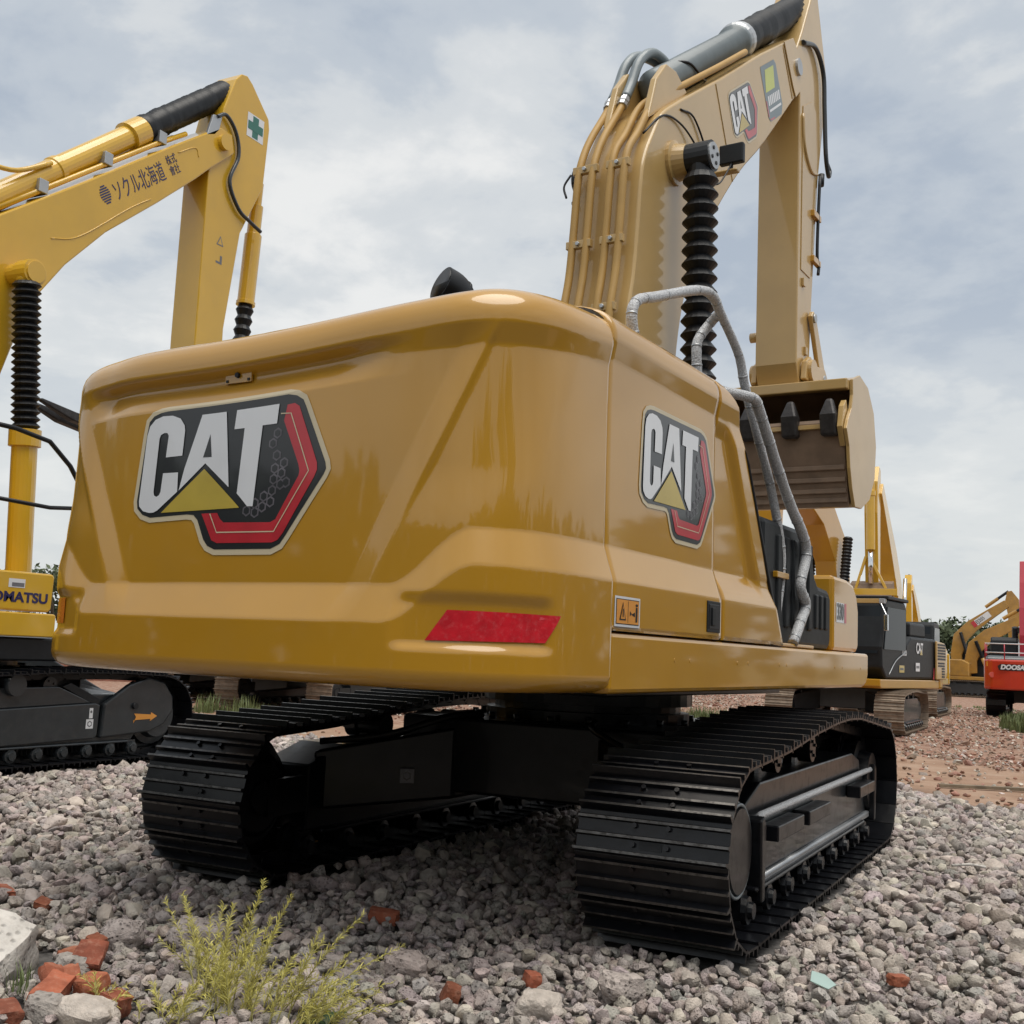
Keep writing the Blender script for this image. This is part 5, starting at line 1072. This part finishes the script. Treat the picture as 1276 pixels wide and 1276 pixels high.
put('concrete_block', lump('concrete_block', CONC, 7, (.46, .40, .26), 3, .10, .75), (-1.0, -4.18, .07), (.30, .26, R(24)), 'broken white concrete block with dark torn edge at bottom left', 'concrete block')
RK = 'bigger rocks on the gravel'
for i, (loc, sz, rz, mi, lb) in enumerate([
    ((-.20, -4.44, .06), (.13, .10, .10), .4, 4, 'greenish grey rock beside the long orange brick'),
    ((-.02, -4.42, .07), (.19, .13, .10), .2, 2, 'flat buff rock at the foot of the square brick'),
    ((-.72, -3.58, .07), (.16, .12, .12), .7, 1, 'large pitted grey rock right of the white block'),
    ((-.42, -3.40, .08), (.22, .14, .13), .4, 1, 'wide pitted grey rock behind the brick heap'),
    ((-.52, -4.03, .06), (.12, .11, .10), 1.1, 4, 'round pitted rock between white block and bricks'),
    ((1.25, -3.33, .05), (.15, .12, .10), .3, 2, 'pale vesicular rock at the bottom centre'),
    ((1.45, -2.95, .06), (.17, .12, .11), 1.0, 0, 'pale rock below the front track\'s inner corner'),
    ((.55, -3.2, .06), (.16, .13, .11), .3, 3, 'brownish grey rock behind the right weed'),
    ((2.9, -1.0, .06), (.18, .13, .11), .5, 2, 'angular pale rock on the right gravel near the frame edge')]):
    put('rock', lump('rock', ROCKM[mi], 140+i, sz, 3, .2, .35), loc, (.1*(i % 3), .15, rz), lb, 'rock', RK)
gm = mat('pale_glass', (.55, .72, .66), .08, .8, var=.1, trans=.35)
b = M(); b.prismz([(-.05, -.03), (.03, -.04), (.07, .0), (.02, .035), (-.04, .03)], 0, .006); o = b.build('glass_shard', gm, None, 0, 0, (2.14, -2.37, .075)); o.rotation_euler = (.6, .3, .5); tag(o, 'pale green glass shard on the gravel by the front track', 'glass shard')
b = M(); b.tube([(-.11, 0, 0), (.02, .01, .012), (.12, 0, 0)], .010, 7); o = b.build('white_stick', CONC, None, .4, 0, (2.43, 1.11, .085)); tag(o, 'short white stick lying on the gravel at right', 'stick')
b = M(); b.box(-1.5, 1.1, -.04, .04, 0, .04); o = b.build('plank', mat('grey_timber', (.20, .16, .11), .8, 0, var=.3, vs=8, bump=.3, bs=30), None, R(24), .004, (2.9, 8.2, .0)); tag(o, 'thin grey timber lying on the earth at the right edge', 'plank')
# weeds: feathery yellow-green stems with needle leaves
WG = 'feathery yellow weeds in the foreground'
def weed(loc, stems, seed, label, hgt=.3):
    q = random.Random(seed); t = thing('weed_plant', label, 'weed', loc, 0, WG)
    lf = M(); more = []
    for (dx, dy, h, lx, ly) in stems:
        for _ in range(3): more.append((dx+q.uniform(-.05, .05), dy+q.uniform(-.04, .04), h*q.uniform(.45, .95), lx+q.uniform(-.09, .09), ly+q.uniform(-.05, .07)))
    for (dx, dy, h, lx, ly) in stems+more:
        dx, dy, h, lx, ly = dx*1.4, dy*1.3, h*1.28, lx*1.35, ly*1.1
        P = curve([(dx, dy, -.02), (dx+lx*.25, dy+ly*.25, h*.35), (dx+lx*.6, dy+ly*.6, h*.7), (dx+lx, dy+ly, h)], 8)
        b = M(); b.tube(P, [.0032*(1-.75*i/len(P)) for i in range(len(P))], 5); b.build('stem', WSTEM, t)
        n = int(125*h/.3)
        for i in range(n):
            f = .16+.84*i/n; k = f*(len(P)-1); a_ = P[int(k)]; p = a_.lerp(P[min(len(P)-1, int(k)+1)], k-int(k)); d = (P[min(len(P)-1, int(k)+1)]-P[max(0, int(k)-1)]).normalized()
            o_ = V((q.gauss(0, 1), q.gauss(0, 1), q.gauss(0, .5))); o_ -= d*o_.dot(d); o_.normalize(); dr = (d*q.uniform(.7, 1.5)+o_).normalized(); ln = q.uniform(.028, .060)*(1.25-.75*f)*q.choice((.6, 1, 1.15))
            s_ = dr.cross(V((q.gauss(0, 1), q.gauss(0, 1), q.gauss(0, 1)))).normalized()*.0015
            m_ = p+dr*ln*.5+V((0, 0, .002)); lf.add([p-s_*.5, p+s_*.5, m_+s_, m_-s_, p+dr*ln-V((0, 0, ln*.12))], [(0, 1, 2, 3), (3, 2, 4)])
    lf.build('leaves', WEED, t); return t
q = random.Random(11)
weed((.33, -4.02, .03), [(-.02, 0, .37, .02, .10), (.01, .03, .33, .07, .10), (-.05, .0, .24, -.04, .06), (.04, -.02, .20, .0, .02), (.0, -.03, .22, -.07, .02)], 21, 'tallest feathery yellow weed, in the middle of the foreground')
weed((.50, -3.95, .03), [(.0, .0, .30, .17, .14), (.02, -.02, .25, .05, .08), (-.02, -.04, .17, .03, .05), (.05, -.04, .15, .14, .04)], 22, 'feathery weed leaning right, with the longest slanting stem')
weed((.66, -4.0, .03), [(0, 0, .13, .10, .06), (.03, .02, .12, .14, .05), (-.02, 0, .10, .05, .07)], 23, 'low spreading yellow weed by the broad green leaves')
weed((.10, -3.92, .03), [(0, 0, .25, -.05, .12), (.02, .0, .16, .02, .04)], 24, 'thin pale weed standing above the right end of the bricks')
weed((-.05, -3.80, .03), [(0, 0, .24, -.17, .10), (.0, .02, .16, -.10, .02)], 25, 'sparse dry weed left of the others, over the pitted rocks')
weed((.18, -4.22, .03), [(0, 0, .10, .02, .02), (.03, .0, .12, .05, .02), (-.03, 0, .09, -.05, .02)], 26, 'short green-yellow weed tuft at the bottom edge')
weed((-.10, -4.30, .05), [(0, 0, .09, -.03, .02), (.02, .0, .07, .03, .02)], 27, 'tiny weed sprig growing between the front bricks')
t = thing('broad_leaf_plant', 'low dark green plant with long broad leaves at the bottom', 'plant', (.68, -3.93, .03))
for (a, ln, el) in ((R(10), .20, .15), (R(120), .11, .8), (R(75), .12, .7), (R(200), .12, .35), (R(-25), .13, .2)):
    b = M(); k = 7; row = []
    for i in range(k+1):
        f = i/k; wd = .024*math.sin(pi*min(1, f*.9+.08)); x, z = ln*f*cos(el), ln*f*sin(el)-.05*f*f; row.append((x, wd, z))
    vs = []; 
    for x, wd, z in row: vs += [(x, -wd, z+.006), (x, 0, z), (x, wd, z+.006)]
    b.add(vs, [(3*i+j, 3*i+j+1, 3*i+4+j, 3*i+3+j) for i in range(k) for j in (0, 1)], 0, True); b.build('leaf', BROAD, t, a)
t = thing('grass_tuft', 'small bright green grass tuft beside the white concrete block', 'grass', (-.52, -4.28, .03)); b = M(); blades(b, 40, .05, .11, q, .003, .6); b.build('blade', GRASS, t)['kind'] = 'stuff'

# unseen belt added behind the photographer for the dark band mirrored in the paint
def reflection_belt():
    q = random.Random(99); b = M()
    for i in range(190):
        a = R(-118)+R(283)*i/189            # from the left round the back to the right-hand side
        d = q.uniform(17, 22)*(1+.5*ss(R(90), R(140), a)); x, y = CAMPOS.x+sin(pi-a)*d, CAMPOS.y+cos(pi-a)*d
        h = 5.4+2.8*ss(R(15), R(40), a)*(1-ss(R(85), R(105), a))+1.6*NZ.noise(V((i*.13, 0, 0)))+q.uniform(-.5, .5)
        for z in (h*.2, h*.45, h*.68, h*.86): leaf_ball(b, (x+q.uniform(-.6, .6), y+q.uniform(-.6, .6), z), 1.25*(1.05 if z < h*.8 else .7), 30, .42, q, 1)
    return tag(b.build('reflection_tree_belt', LEAF), 'dense belt of dark trees added unseen behind the photographer for its reflection', 'trees', None, 'stuff')
reflection_belt()
